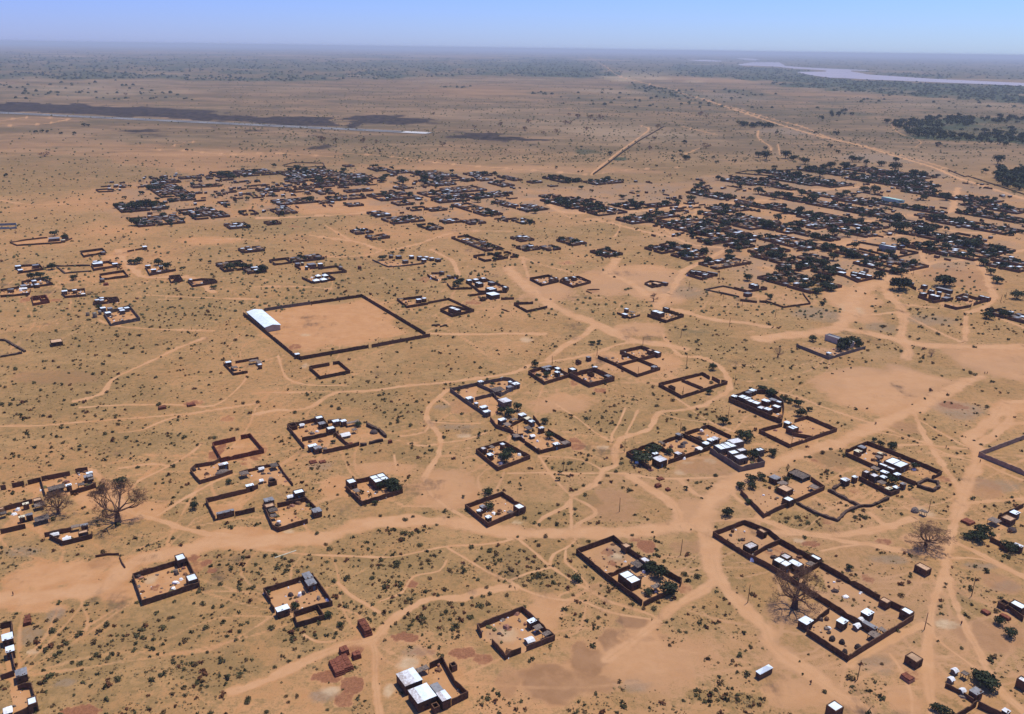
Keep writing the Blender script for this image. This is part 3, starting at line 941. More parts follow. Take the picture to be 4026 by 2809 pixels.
TREES = """
A405,1300,22 B750,800,30 B350,640,38 B120,515,24 B640,715,40 C1310,325,75 C1230,290,55 C1400,470,85 C1225,515,40 C585,385,45 C1240,270,50
D1925,1270,75 D1990,1330,75 D1880,1260,50 D740,295,32 D2070,770,42 D2165,880,48 D1500,1540,40 D1580,1570,50 D910,1590,25 D1400,150,5
E900,1180,38 E1075,1120,50 E1730,1330,40 E2035,1110,30
F1210,1120,75 F1240,1170,60 F1100,1150,40 F1060,1300,28 F945,1200,26 F690,760,22 F1990,690,24 F2240,840,60 F2210,900,60 F2080,1320,50 F2060,1190,45 F1845,1245,18 F655,1420,14 F910,600,36 F1220,340,0 F2105,250,25 F1800,310,24 F2250,490,60 F2180,480,40
G215,70,38 G240,180,32 G305,570,40 G345,700,45 G127,100,14 G60,450,45 G1160,880,95 G1250,820,70 G1290,800,50 G2095,710,60 G2040,690,40 G2150,870,55 G2235,290,45 G2300,325,40 G1795,95,40 G1760,315,32 G1920,1385,52 G1555,1170,25 G1890,570,45 G2135,1080,50 G2225,1060,42 G2035,1140,45 G2145,1150,40 G2110,1290,32 G440,1035,22 G420,1090,24 G90,1080,12 G845,190,25 G318,160,35 G1410,845,40
H55,330,45 H160,375,32 H210,390,35 H288,415,42 H388,470,26 H305,500,50 H65,860,42 H955,745,26 H1022,775,32 H1120,800,40 H1315,975,40 H105,1180,32 H180,1090,32 H1920,1550,60 H1840,1580,45 H1780,1590,40 H1285,1165,26 H1120,1100,45
D1900,20,60 D2160,100,60 D2010,10,30
I1265,130,26 I1105,175,20 I655,880,36 I1195,738,40 I1240,735,35 I1160,742,30 I1615,805,22 I1900,965,30 I1870,745,20 I1785,728,16 I1040,718,18 I1070,772,22 I485,490,34 I580,520,32 I572,495,12 I1410,745,42 I1480,785,45 I360,860,38 I280,880,35 I410,892,26 I330,850,20 I440,900,20 I1210,385,50 I1040,245,30 I1180,250,45 I1240,240,45 I1310,235,45 I1370,235,40 I1440,230,26 I1490,262,20 I1090,225,20 I1400,190,24 I1330,80,32 I1370,90,30 I1590,90,35 I1700,165,28 I1520,200,24 I1620,365,24 I1450,330,30 I1800,265,26 I1750,270,18 I1600,320,18 I2195,180,26 I2025,245,24 I2090,205,18 I2050,780,45 I2160,780,40 I2110,760,30 I1520,415,24 I460,785,40 I880,1145,30 I1015,1120,15
J70,800,48 J1300,645,28 J1215,665,22 J1130,700,40 J1585,770,24 J1450,800,16 J1385,755,16 J1985,870,22 J1790,930,40 J1820,915,34 J1680,905,28 J1760,950,24 J2045,555,18 J2230,690,24 J490,185,38 J430,190,24 J725,150,24 J60,195,18 J160,40,16 J1140,130,30 J1370,145,32 J1970,190,38 J2105,215,26 J1800,200,18 J910,30,32 J1310,25,48 J1290,5,40 J1500,25,40 J2160,120,24 J2140,35,28 J1120,10,40 J830,20,18 J1480,230,28 J1560,410,24 J1850,115,16 J1610,80,22 J400,670,20
K30,600,22 K630,85,26 K720,110,20 K1480,200,34 K1600,175,42 K1925,165,36 K1730,160,26 K990,170,30 K415,200,34 K510,225,40 K310,225,20 K215,290,34 K1080,330,30 K1430,305,30 K1490,350,18 K1640,355,28 K1890,250,28 K1900,300,36 K1980,310,22 K1890,380,34 K1710,420,36 K2040,530,45 K2030,620,40 K1935,655,45 K1900,600,18 K2100,880,45 K1660,60,40 K1700,50,30 K2040,60,40 K2130,180,34 K1880,10,24 K2200,110,45 K60,690,26 K1235,670,18 K1540,700,24 K1600,690,20 K1570,505,16 K720,1460,30 K780,1455,28 K1540,1350,14 K760,1500,10 K640,235,28 K560,200,22 K2280,400,50
L1185,930,90 L1230,940,60 L1585,900,88 L1630,920,50 L2230,1035,56 L2060,895,52 L1995,830,40 L470,880,48 L540,895,50 L570,910,36 L420,175,55 L300,285,40 L170,285,42 L110,350,42 L595,480,45 L1210,570,55 L790,600,38 L1160,430,60 L1220,430,60 L1360,460,55 L1420,470,60 L730,370,46 L880,465,48 L1100,660,46 L530,615,48 L430,515,50 L600,700,48 L1010,860,48 L980,850,30 L1930,750,42 L1820,580,60 L1880,570,50 L2080,630,45 L1600,610,40 L720,670,48 L790,675,50 L950,720,45 L1180,350,45 L90,680,60 L40,670,50 L150,690,40 L560,800,55 L620,790,35 L520,760,50 L30,860,30 L1150,360,30 L590,835,40 L870,100,40 L970,110,48 L205,145,42 L320,130,36 L80,165,38 L660,150,40 L720,130,35 L1400,170,38 L1600,165,45 L1560,150,30 L1960,175,24 L860,330,40 L930,320,34 L220,410,45 L30,420,50 L730,500,34 L1130,545,20 L1440,600,50 L1480,300,22 L1500,350,50 L1600,450,28 L420,1420,40 L700,1470,60 L660,1510,40 L800,1450,50 L830,1480,34 L760,1420,30 L505,1112,28 L40,1055,32 L1980,1215,50 L2100,1200,35 L130,1500,14 L1340,600,22 L930,650,26 L1700,575,30 L2010,650,38 L1500,430,40
Z25,745,18 Z30,850,24 Z55,850,20 Z240,880,14 Z215,850,12 Z360,870,16 Z565,785,14 Z810,800,14 Z625,915,20 Z520,940,26 Z775,960,38 Z700,830,36 Z750,850,30 Z830,870,34 Z570,840,36 Z520,830,28 Z950,915,28 Z1000,905,30 Z870,920,36 Z930,950,40 Z1150,860,28 Z1190,860,28 Z1240,885,22 Z1440,865,22 Z1050,810,16 Z1000,770,18 Z1430,910,45 Z1340,890,26 Z1100,905,34 Z2035,940,20 Z2120,870,34 Z940,585,20 Z1380,610,22 Z1040,685,20 Z900,685,14 Z1620,960,30 Z1560,950,30 Z640,680,14 Z250,985,22 Z1720,760,18 Z2130,960,40 Z2180,970,45 Z2240,960,40 Z2280,990,45 Z2200,1000,40 Z2150,1010,34
Y740,940,18 Y340,920,18 Y210,905,18 Y240,905,18 Y160,1000,30 Y560,990,32 Y520,950,26 Y960,950,24 Y1030,955,18 Y1440,915,14 Y1590,945,10 Y1615,942,10 Y2215,860,14 Y2270,810,16 Y20,935,22 Y300,975,24 Y1800,820,20 Y2275,830,10 Y2110,905,10 Y1610,778,10
X1835,905,20 X1480,955,30 X1530,970,30 X1560,980,26 X1710,940,18 X1940,930,22 X1990,925,28 X2040,935,24 X2190,940,18 X2130,990,28 X2200,990,22 X240,680,14 X280,672,14 X315,675,12 X560,632,14 X590,635,12 X500,690,14 X410,690,12 X45,970,16 X1250,800,12 X860,625,8
"""
BAOBABS = """
E1050,1475,210,430 E520,1400,130,230 D255,655,200,430 D1420,115,175,250 K1268,1098,38,90 L108,1595,42,115 L1472,1585,36,85 H195,1020,12,28
Y680,775,22,42 Y150,752,20,40 Y238,756,14,30 Y165,795,14,30 Y258,815,12,30 Y1068,640,18,34 Y1228,670,18,38 Y1440,685,16,36 Y1585,590,24,40 Y1735,592,24,38 Y1670,590,18,32 Y1500,630,20,36 Y1530,628,18,32 Y2065,800,15,38 Y2095,735,18,32 Y895,655,13,28 Y1645,668,16,28 Y1255,618,20,30 Y1355,692,16,22 Y2120,655,18,38 Y1695,608,12,22 Y2200,975,12,24 Y1525,570,12,22 Y620,565,12,20
Z170,790,30,50 Z135,570,18,36 Z1720,780,16,34 X300,845,32,46 X2150,740,30,42 X2243,745,20,34 X840,435,12,24 Z170,585,10,24 X720,428,10,12
"""
POLES = "C1508,190,48 C2105,610,450 D1410,850,700 D815,1295,1125 D1830,552,385 G465,1025,915 G965,1385,1260 G1012,855,740 G1507,675,590 G1527,352,275 G1563,85,0 G1988,262,170 G1930,560,455 G1130,185,95 G368,78,0 H225,830,712 H1448,1385,1272 G58,690,630 K1583,990,920 K1846,938,845 K2054,1145,1085 K1941,1325,1245 K1511,1420,1340 K1174,1488,1415 K765,1580,1500 K1885,1088,1055 L85,1240,1165 L1308,872,815 L2088,1100,1040 L2133,1070,1030 L807,580,510 L130,842,780 L391,650,590 L945,690,630 J1250,345,305 J1493,330,285 K1690,275,230 K665,295,255"
PEOPLE = "D1737,806 D400,1335 H972,610 H980,612 H1905,945 H1602,820 H1945,160 H1968,160 H1612,350 A118,545 J1490,845 L1068,885 K2130,680"
STACKS = """
B898,758,1038,845,2.6 B735,1000,835,1025,2.2 B848,1045,942,1060,2.0 B642,1115,800,1205,1.8 B705,1080,875,1170,1.8 A215,720,272,728,1.5 A205,745,275,752,1.5 A203,770,275,775,1.5 D1195,1240,1335,1275,1.6
E1400,445,1478,448,1.6 E1655,420,1740,425,1.3 D1910,670,2010,690,1.2 D2075,705,2190,740,1.2 G1275,1135,1345,1140,1.5 G1370,1170,1425,1178,1.2 J905,780,942,785,3.0 I915,930,965,935,2.0 F1175,745,1215,745,1.8 F820,770,870,775,1.5 G1290,1080,1370,1085,.8 H1730,1450,1870,1470,1.2 F470,930,550,938,.8 F560,930,630,935,.8
"""
SHRUBS = """
A950,805,44 A705,890,48 A960,1095,42 A850,1075,50 A1050,1285,50 A1805,620,34 A1895,650,30 A1725,612,28 A1835,830,45 A2130,860,45 A1650,940,24 A2210,1460,42 A1960,440,48 A2135,490,45 A2080,540,22 A1420,825,28 A640,1140,34 A710,1150,34 A1840,1050,34 A1200,980,24 A520,1000,30 A590,975,32 A490,765,45 A1350,200,0 A770,670,20 A845,695,16 A1090,695,20 A1510,745,30 A1550,595,32 A1215,610,24 A1810,745,24 A1330,1090,24 A1585,1095,18 A1300,1225,26 A1365,1280,20 A1460,1055,18 A1500,1325,20 A2100,940,26 A2160,945,22 A1840,1350,34 A1630,1200,32 A1620,1270,28 A1905,1240,26 A1890,950,16 A2025,1000,16 A1710,1070,16 A1340,1010,18 A950,680,24 A660,1430,30 A465,860,45 A2200,1490,40
B270,1440,24 B290,1490,28 B365,1440,32 B1405,765,34 B765,830,36 B715,880,30 B1620,540,36 B1690,690,44 B1660,715,26 B190,268,30 B712,232,38 B490,222,34 B1240,162,22 B1245,275,60 B1200,280,30 B1095,300,22 B1475,262,42 B660,130,45 B625,90,35 B140,830,45 B900,640,34 B655,720,30 B1550,390,34 B1785,820,45 B2010,640,38 B1835,620,34 B1160,370,24 B1035,280,34 B910,285,22 B1035,165,18 B640,305,24 B630,250,22 B1460,100,34 B810,390,45 B1040,390,40 B700,410,45 B760,520,28 B560,790,40 B350,830,28 B530,900,30 B850,600,26 B980,690,16 B1300,660,28 B1205,820,22 B1330,740,36 B1445,740,26 B1720,320,40 B1840,300,34 B1950,240,24 B2010,130,24 B2010,235,26 B2250,300,24 B2100,320,26 B2180,240,24 B2020,550,34 B2080,530,34 B1920,560,30 B1970,400,40 B2050,470,34 B2260,460,34 B1900,740,40 B2230,540,40 B1490,640,26 B100,1580,45 B640,1560,30 B170,1180,34 B240,1080,40 B390,1090,26 B350,1020,28 B970,1480,28 B520,1010,24 B1150,940,34 B1500,1200,0 B650,1320,20 B775,1380,26 B1120,1110,14 B1100,1330,14 B2010,1450,34 B350,560,30 B310,575,26
C240,370,60 C290,360,34 C60,370,24 C200,240,40 C250,95,34 C310,20,34 C400,350,26 C170,410,34 C560,180,24 C550,100,34 C780,740,34 C1060,620,28 C1500,860,34 C1560,870,36 C1480,240,22 C1360,240,36 C1660,375,50 C1540,350,50 C1270,660,40 C1180,660,30 C1385,785,24 C1410,820,18 C700,470,16 C60,20,28 C690,60,40
D1200,545,36 D2070,760,10 D1550,640,30 D1600,440,26 D1030,1150,30 D520,1400,40 D380,1070,18 D325,1245,22 D300,1130,18 D1740,1015,24 D1530,950,20 D330,1240,20 D1020,170,20 D1590,470,20 D875,590,20 D970,655,18 D1320,960,16 D790,1390,20 D930,1410,14 D1820,490,40 D1750,590,24 D2100,240,26 D400,1310,12 D2180,1390,24 D2230,1400,0
E1590,122,38 E1875,140,26 E400,45,34 E655,38,30 E1400,425,40 E2095,400,30 E2165,415,38 E1790,325,26 E1645,715,36 E2110,650,30 E2045,660,24 E945,315,44 E1095,268,22 E1012,225,20 E300,235,40 E135,250,30 E350,300,44 E1460,515,12 E1220,550,8 E1030,530,20 E610,150,26 E600,635,18 E1520,605,18 E1350,1365,16 E1240,1190,16 E920,910,16 E1005,670,34 E740,490,26 E1410,885,0 E570,765,16 E240,480,12 E170,880,26 E415,890,28 E775,325,24 E1230,790,24 E1755,790,24 E560,385,45 E1890,715,50
F1150,500,36 F1240,475,34 F680,445,36 F740,465,36 F1195,600,30 F1260,585,40 F1005,225,32 F1380,615,34 F360,490,45 F1690,720,45 F1420,405,45 F1085,98,26 F1270,715,18 F1220,670,22 F1400,1425,34 F1500,1395,22 F1610,1500,24 F540,1570,50 F1320,1570,60 F1390,1570,50 F840,1235,30 F1715,1430,30 F1385,775,34 F640,1310,20 F1450,290,0 F2090,140,36 F800,235,22 F1540,740,16 F820,345,22 F325,180,20 F1110,1420,28 F2180,1080,18 F1480,1230,18 F1490,520,16 F730,1230,26 F1330,1450,45 F1980,1230,20
G710,485,30 G810,545,34 G705,545,18 G165,995,30 G575,880,22 G1590,530,30 G1965,535,20 G660,1230,45 G650,1150,34 G570,1360,28 G340,1440,30 G790,1125,30 G860,1060,34 G1050,1190,42 G740,840,20 G680,920,45 G690,880,40 G315,405,18 G125,1440,26 G800,1430,22 G750,1400,0 G1220,1450,26 G1310,1380,18 G1430,1360,18 G1260,1565,26 G1650,1120,45 G1690,1115,34 G1535,650,34 G1310,380,34 G1440,395,30 G1270,345,30 G1300,440,34 G1220,240,24 G960,205,12 G2075,495,40 G2170,535,30 G2180,30,18 G1780,235,34 G1690,200,24 G620,1045,14 G90,1150,20 G1000,400,30 G590,1420,26 G420,1320,30 G480,1110,24 G320,930,34 G370,990,34 G520,950,34 G940,1020,45 G980,950,34 G1600,1540,24 G1080,1590,28 G2030,590,16 G2230,200,30 G1920,530,24
H75,25,22 H165,35,14 H120,60,16 H150,90,20 H235,90,18 H305,107,16 H415,98,20 H295,187,22 H240,205,26 H490,70,16 H535,68,16 H565,75,16 H600,70,14 H520,105,16 H548,110,18 H632,116,16 H690,138,14 H592,157,18 H735,40,16 H772,50,18 H750,77,18 H760,107,16 H668,18,18 H740,15,16 H890,53,26 H942,38,20 H1390,15,34 H1485,62,24 H1830,145,45 H1860,165,30 H1760,125,18 H1620,345,22 H1412,380,18 H1302,430,16 H1372,503,20 H1965,452,32 H1850,510,16 H1590,410,22 H1650,420,22 H1685,680,16 H1745,715,14 H1775,720,14 H1655,750,22 H1735,850,20 H1768,868,18 H1655,970,16 H1210,657,14 H1850,750,20 H2265,750,18 H2045,715,14 H1915,785,20 H790,1430,40 H880,1430,45 H780,1380,30 H870,1370,30 H195,1440,50 H280,1430,34 H370,1480,40 H310,1500,36 H180,1470,30 H505,860,34 H580,825,30 H1600,1380,20 H1940,1380,18 H480,425,28 H1925,310,26 H1610,350,14 H275,300,22 H1560,710,14 H1215,1250,30
I1370,745,0 I1110,1555,34 I1180,1510,34 I1270,1545,22 I1295,1560,16 I1100,1438,20 I1045,1410,22 I1035,1362,24 I1155,1392,26 I710,1448,16 I2090,1440,26 I1360,1265,22 I1280,1245,18 I1345,1320,34 I1490,1090,22 I1640,1205,20 I1765,1190,16 I1710,1218,14 I510,1205,14 I80,1310,10 I20,1340,16 I1750,1550,18 I1700,1520,22 I555,945,28 I1700,690,20 I850,1030,26 I2270,875,24 I2220,930,14 I640,560,20
J735,950,22 J735,975,22 J785,1015,24 J80,935,24 J225,875,22 J15,875,24 J285,985,18 J1155,940,20 J1215,962,20 J1135,975,16 J1440,1000,30 J1435,1020,24 J1710,1492,26 J1380,1508,24 J1315,1445,24 J670,1580,18 J2065,830,28 J2215,785,18 J1915,857,20 J2010,795,16 J2075,1105,10 J2100,950,12 J930,1015,10 J365,545,22 J1365,502,26 J1585,497,20 J1470,475,16 J1780,420,16 J1870,425,20 J1115,465,22 J1025,637,18 J575,635,12 J1920,1325,16 J1960,1330,16 J740,1278,5 J630,1060,0 J1610,1350,34 J1580,1530,40 J1430,1360,28 J1150,1200,34 J1940,1490,14 J1240,595,12
K2085,1440,26 K1375,1418,22 K1460,1328,26 K1750,1308,20 K1720,1303,18 K1530,1348,24 K1560,1345,14 K1650,1255,16 K1670,1270,14 K1785,1155,22 K1695,1080,26 K1710,1115,12 K2085,1175,34 K210,1250,16 K292,1262,12 K430,1100,20 K355,1078,18 K250,753,20 K175,795,18 K690,742,32 K820,730,14 K1015,633,26 K600,697,18 K780,1045,14 K920,880,24 K1075,985,10 K1440,850,16 K1415,875,12 K1115,460,16 K1340,487,16 K1195,530,16 K885,535,24 K300,473,16 K405,470,22 K210,430,12 K1545,1520,18 K1895,1560,22 K928,1458,18 K375,1475,18 K1650,1455,30 K1580,1445,28 K2120,770,14 K2130,1270,12 K2240,1262,12 K1120,665,26 K1070,740,34 K1140,660,26 K1430,1108,14 K1360,1055,0 K2220,1400,10 K1900,1505,18 K1010,770,26 K1750,700,18
L800,1006,22 L885,1027,26 L990,1072,26 L1095,1100,34 L1280,1165,26 L1345,1160,26 L1367,1195,24 L1140,1248,38 L1030,1318,40 L1482,1215,24 L1430,1232,20 L1510,1255,28 L1485,1250,20 L1595,1265,24 L1572,1304,24 L1640,1318,24 L1700,1260,34 L1735,1255,24 L1835,1307,24 L1860,1332,34 L1520,1380,38 L1280,1410,26 L1355,1428,36 L1000,1503,32 L1105,1517,14 L1205,1533,32 L1310,1512,18 L1385,1528,14 L1360,1562,30 L900,1525,36 L880,1520,24 L235,1545,26 L1855,1500,40 L1890,1382,24 L1930,1385,24 L2140,1425,42 L2028,1417,16 L2205,1362,22 L2165,1352,12 L1770,1215,18 L375,1530,26 L420,1222,18 L345,1192,14 L230,1190,16 L220,1168,14 L290,1145,20 L355,1240,18 L290,1255,14 L110,1175,10 L1020,1145,20 L1690,765,18 L1800,755,34 L1620,788,20 L1815,885,16 L2300,1370,20 L1400,1590,30
"""
# name width_m strength ; points
ROADS = """
r 13;A-400,630 0,590 400,555 700,515 950,455 1080,340 1200,255 1500,185 1750,125 2000,80 B0,75 300,55 600,25 F850,1530 1200,1485 1500,1470 1850,1490 2100,1545 G0,1560 300,1575 800,1575 1100,1560 1400,1530 1600,1500 1710,1430 1730,1340 1830,1240 1930,1170 2030,1090 H0,990 150,925 400,845 640,785 800,700 1000,620 1170,540 1320,480 1450,400 1600,320 1740,250 1900,190
r 5;E800,1010 900,1090 1000,1200 1150,1380 1300,1430 1450,1470 1650,1540 1850,1580 A2100,20 B0,50
r 7;C1700,-40 1740,250 1800,400 1720,490 1500,620 1330,750 1180,880 1040,980 850,1120
r 8;G1710,1450 1760,1560 C1790,60 1820,300 1900,470 2050,640 2200,780 2296,870 D30,970 200,1110 420,1260 620,1420 900,1580
p 2.2;B-50,130 250,160 500,185 800,195 1200,205 1500,150 1700,110 2000,95 2200,70 C40,40 300,20 600,-10
p 2.0;B1700,120 1850,210 2050,330 2200,400 C0,425 100,490 300,560 480,590 620,595 900,700 1250,760
r 6;B-200,1400 150,1280 400,1150 600,1060 800,985 1050,930 1200,770 1400,650 1550,575 1850,570 2000,510 2296,470
p 1.5;B430,900 560,960 720,950
p 3.5;B1000,860 1060,1060 1060,1250 1080,1450 1100,1620
p 2.5;B730,430 850,550 980,620 1100,700
p 1.6;B1700,230 1630,330 1400,380 1300,520 1100,600
p 2.2;C60,40 220,170 330,270 520,400 700,500 850,590 1000,640 1250,720 1350,790
p 2.0;C600,-10 560,70 500,120 380,180 345,280
p 1.5;C490,120 488,250 560,310 640,400 700,480
p 1.5;C0,410 150,350 350,300
r 5;H1730,1330 1690,1460 D1640,40 1605,200 1590,330 1545,450 1490,620 1465,800 1440,1000 1440,1200 1490,1620
r 4.5;D1595,330 1640,480 1720,700 1800,880 1900,1050 1980,1220 2100,1400 2320,1600
p 1.8;D1440,860 1600,1000 1780,1130 1920,1240 2000,1300
r 5;D1640,60 1850,150 2050,260 2320,400
p 2.5;D1600,215 1900,220 2100,300 2296,360
r 5;D-200,-30 200,-10 500,20 700,70 900,90 1150,140 1400,170 1600,200
p 2.2;D500,150 700,110 900,90
r 5;D740,1160 1000,1000 1300,850 1440,800
p 1.4;D1100,1060 1200,1200 1290,1420 1300,1600
p 2.5;H0,290 300,370 500,450 700,520 960,605
r 5;H1310,490 1380,640 1450,770 1530,900 1620,1040 1710,1160
p 3;H1370,570 1550,680 1750,790 1870,820
p 3;H1020,625 1250,720 1430,780 1600,870 1850,935
p 2.5;H800,730 900,690 1000,680 1150,705 1260,740
p 3;H1150,800 1300,788 1450,790 1600,812 1800,825
r 9;H1880,820 1790,740 1900,660 2030,550 2090,450 2140,420
r 7;H1870,800 2000,720 2150,600 2180,480 2140,420 2400,400
p 5;H2150,610 2296,595 2400,590
r 8;H1880,820 1890,950 1800,1120 1740,1300 1690,1440
p 4;H1890,920 2050,1010 2296,1110
p 4;H1790,1310 2000,1290 2320,1270
r 6;H-60,1440 200,1540 420,1585 700,1590 900,1560 1080,1520 1320,1440
p 3;H930,1400 1080,1520
p 2.5;H1230,1340 1400,1420 1600,1450 1690,1440
r 6;K1350,1400 G1500,-5 1680,10 1840,85 1920,180 1950,260 1900,340 1780,400 1720,440
w 5;G1720,440 1500,485 1350,495 1280,560 1240,640 1130,690 990,730 930,810 920,900 935,970 820,1020 760,1130 650,1190 540,1240
p 3.2;G540,1240 500,1330 300,1430 200,1540
p 2;G535,1270 540,1560
p 3;G560,1260 700,1330 760,1390 700,1440 600,1490 570,1570
p 2.5;G-20,1045 300,1038 600,1045 900,1040 1100,1060 1350,1090 1700,1085 2050,1062
p 2.2;G400,430 600,560 750,680 900,765
p 2;G255,890 310,980 380,1080 480,1190 530,1240
p 2;G280,890 550,910 700,950 820,1020
p 2;G1020,460 960,600 900,700 G900,760
p 2.4;G1130,480 1080,590 1020,700
p 2.5;G1300,500 1500,560 1750,590 1850,620 2050,700
p 2;G1620,490 1780,590 1850,620
p 1.8;G1460,370 1600,460
r 7;G1060,1070 1250,1190 1400,1290 1500,1400 1480,1500
p 3.5;G1500,1100 1650,1230 1780,1290
p 3;G1930,1170 2060,1300 2296,1420
p 2.6;G1720,1480 1900,1460 2296,1440
r 4.5;F1700,300 1640,360 1545,450 1522,560 1600,660 1645,750 1615,900 1540,1000 1500,1080
p 3;F1500,1080 1540,1200 1640,1300 1800,1400 1950,1480 2120,1545
p 2;F1640,370 1720,430
p 1.8;F1540,590 1500,680 1280,715
p 2;F1650,770 1850,750 2050,680
p 2;F1350,780 1500,800 1610,785
p 1.8;F1560,590 1800,600 2000,600
r 5;F-20,520 200,480 450,470 700,330 1000,310 1400,260 1700,235 2296,150 G150,85 350,50 600,10 K740,1560 900,1500 1000,1470 1200,1450
p 3;F-20,330 F500,320 900,320
p 2.4;F200,0 280,200 500,260 800,260
p 1.6;F1230,880 1250,1000
r 15;K-20,800 60,900 150,960 300,1090 500,1200 750,1290 900,1370 1100,1450 1350,1480 1550,1520
r 7;K320,1620 500,1480 650,1400 740,1310
r 7;K-30,710 100,712 150,720
p 5;K105,710 130,800 150,860 160,960
p 3;K150,725 300,780 500,830 600,880 720,900
r 9;K1530,830 1490,900 1430,1000 1350,1090 1300,1150 1500,1180 1800,1260 2100,1290 2320,1330
w 12;K950,720 900,780 870,850 980,900 1100,960 1250,1060 1400,1030
p 5;K970,400 960,470 920,525
r 8;K760,370 960,420 1200,480 1450,530 1600,590 1900,625
r 12;K340,240 500,310 1000,300 1200,290 1400,265 1700,240 1950,225 2296,195
p 6;K1640,280 1620,330 1380,390 1340,430 1450,520
r 8;K1900,640 1760,720 1600,790 1530,830
p 4;K440,310 560,360 800,370
r 18;L-20,1430 300,1390 600,1350 720,1260 750,1180 800,1050 950,950 1050,920
r 8;L1050,920 1120,860 1300,830 1430,780 1390,700 1390,640 1350,590
r 10;L1050,950 1100,1060 1200,1150 1225,1250 1210,1350 1200,1450 1270,1530 1260,1600
p 5;L1240,1220 1400,1300 1600,1400 1750,1460
r 14;L680,1340 1000,1400 1300,1470 1650,1500 2296,1500
p 5;L1200,1130 1500,1150 1900,1190 2296,1330
p 6;L1780,1230 1770,1450
r 8;L1880,740 1950,840 1990,950 2025,1060 1960,1140 1780,1200
r 8;L1420,790 1500,750 1700,735 2000,695 2320,640
p 6;L780,1230 1000,1210 1210,1190
r 14;L-20,520 250,490 500,455 750,410 1000,370 1250,330
r 12;L-20,150 200,120 450,105 700,95 1000,60
r 10;L600,620 800,560 1000,530 1250,500 1330,460
r 14;L1710,90 1680,200 1640,300 1400,340 1250,330
r 10;L1500,420 1700,480 2000,490 2296,500
p 4;L-20,780 200,860 430,800 480,790
r 4;E650,405 900,340 1000,210 1200,110 1440,0 I1560,1520 1800,1430
p 2.4;E-20,625 350,620 700,590 1100,560 1600,520 1900,480 2296,420
p 3;E1050,1000 1350,960 1500,980
p 2.4;E1230,1110 1500,980 1700,860 1790,780
p 2.4;E1400,1420 1600,1290 1900,1120 2050,1060
p 2.4;E700,460 1000,440 1500,430 1900,440 2150,250 2200,150
p 2.2;E1050,680 1250,660 1500,560 1800,500
r 5;J480,510 900,570 1130,640 1400,600 1650,515 1760,490
r 6;J1560,640 1740,730 1780,800 1800,870
p 5;J1130,640 980,690 600,700
p 3;J-20,970 150,965 400,965 700,990
r 6;J1560,1385 1900,1390 2296,1385 K300,1388
r 9;J0,360 300,350 700,330 1000,310
p 5;J600,410 850,560
p 4;J1760,480 2000,470 2296,475
p 6;I0,200 250,235 500,232 900,208
r 8;I1040,640 1080,710 1200,830 1300,885 1700,890 1900,1020
p 4;I1300,1040 1700,1060 2296,1080
p 3;I880,1260 1000,1310 1300,1340 1900,1360
p 4;I1900,550 2100,540 2296,560
r 7;Y-20,820 300,840 700,890 1200,930 1650,965
r 7;Y1670,965 1850,820 1990,720 2060,660 2000,635
p 6;Y1680,965 1900,935 2150,920 2296,915
r 13;Z-20,415 150,460 300,510 600,610 900,700 1200,770 1500,860 1700,920 L1680,-10 1900,60 2320,195
p 12;Z300,500 600,590 800,640 1000,720 1300,790 1600,870 1800,930
r 12;Y1640,170 1750,230 1850,300 2000,345 2296,410
p 8;Z0,640 250,700
p 9;Z520,670 520,720 600,780 590,830
p 6;Z650,760 665,830
p 5;Z1410,620 1450,680 1600,740 1570,780
p 8;Z30,830 130,785
r 9;X0,605 200,580 470,592
r 10;X0,640 300,625 470,592
p 9;X850,805 1200,800 1500,830 1800,820 2296,850
p 7;X1150,770 1300,745
"""
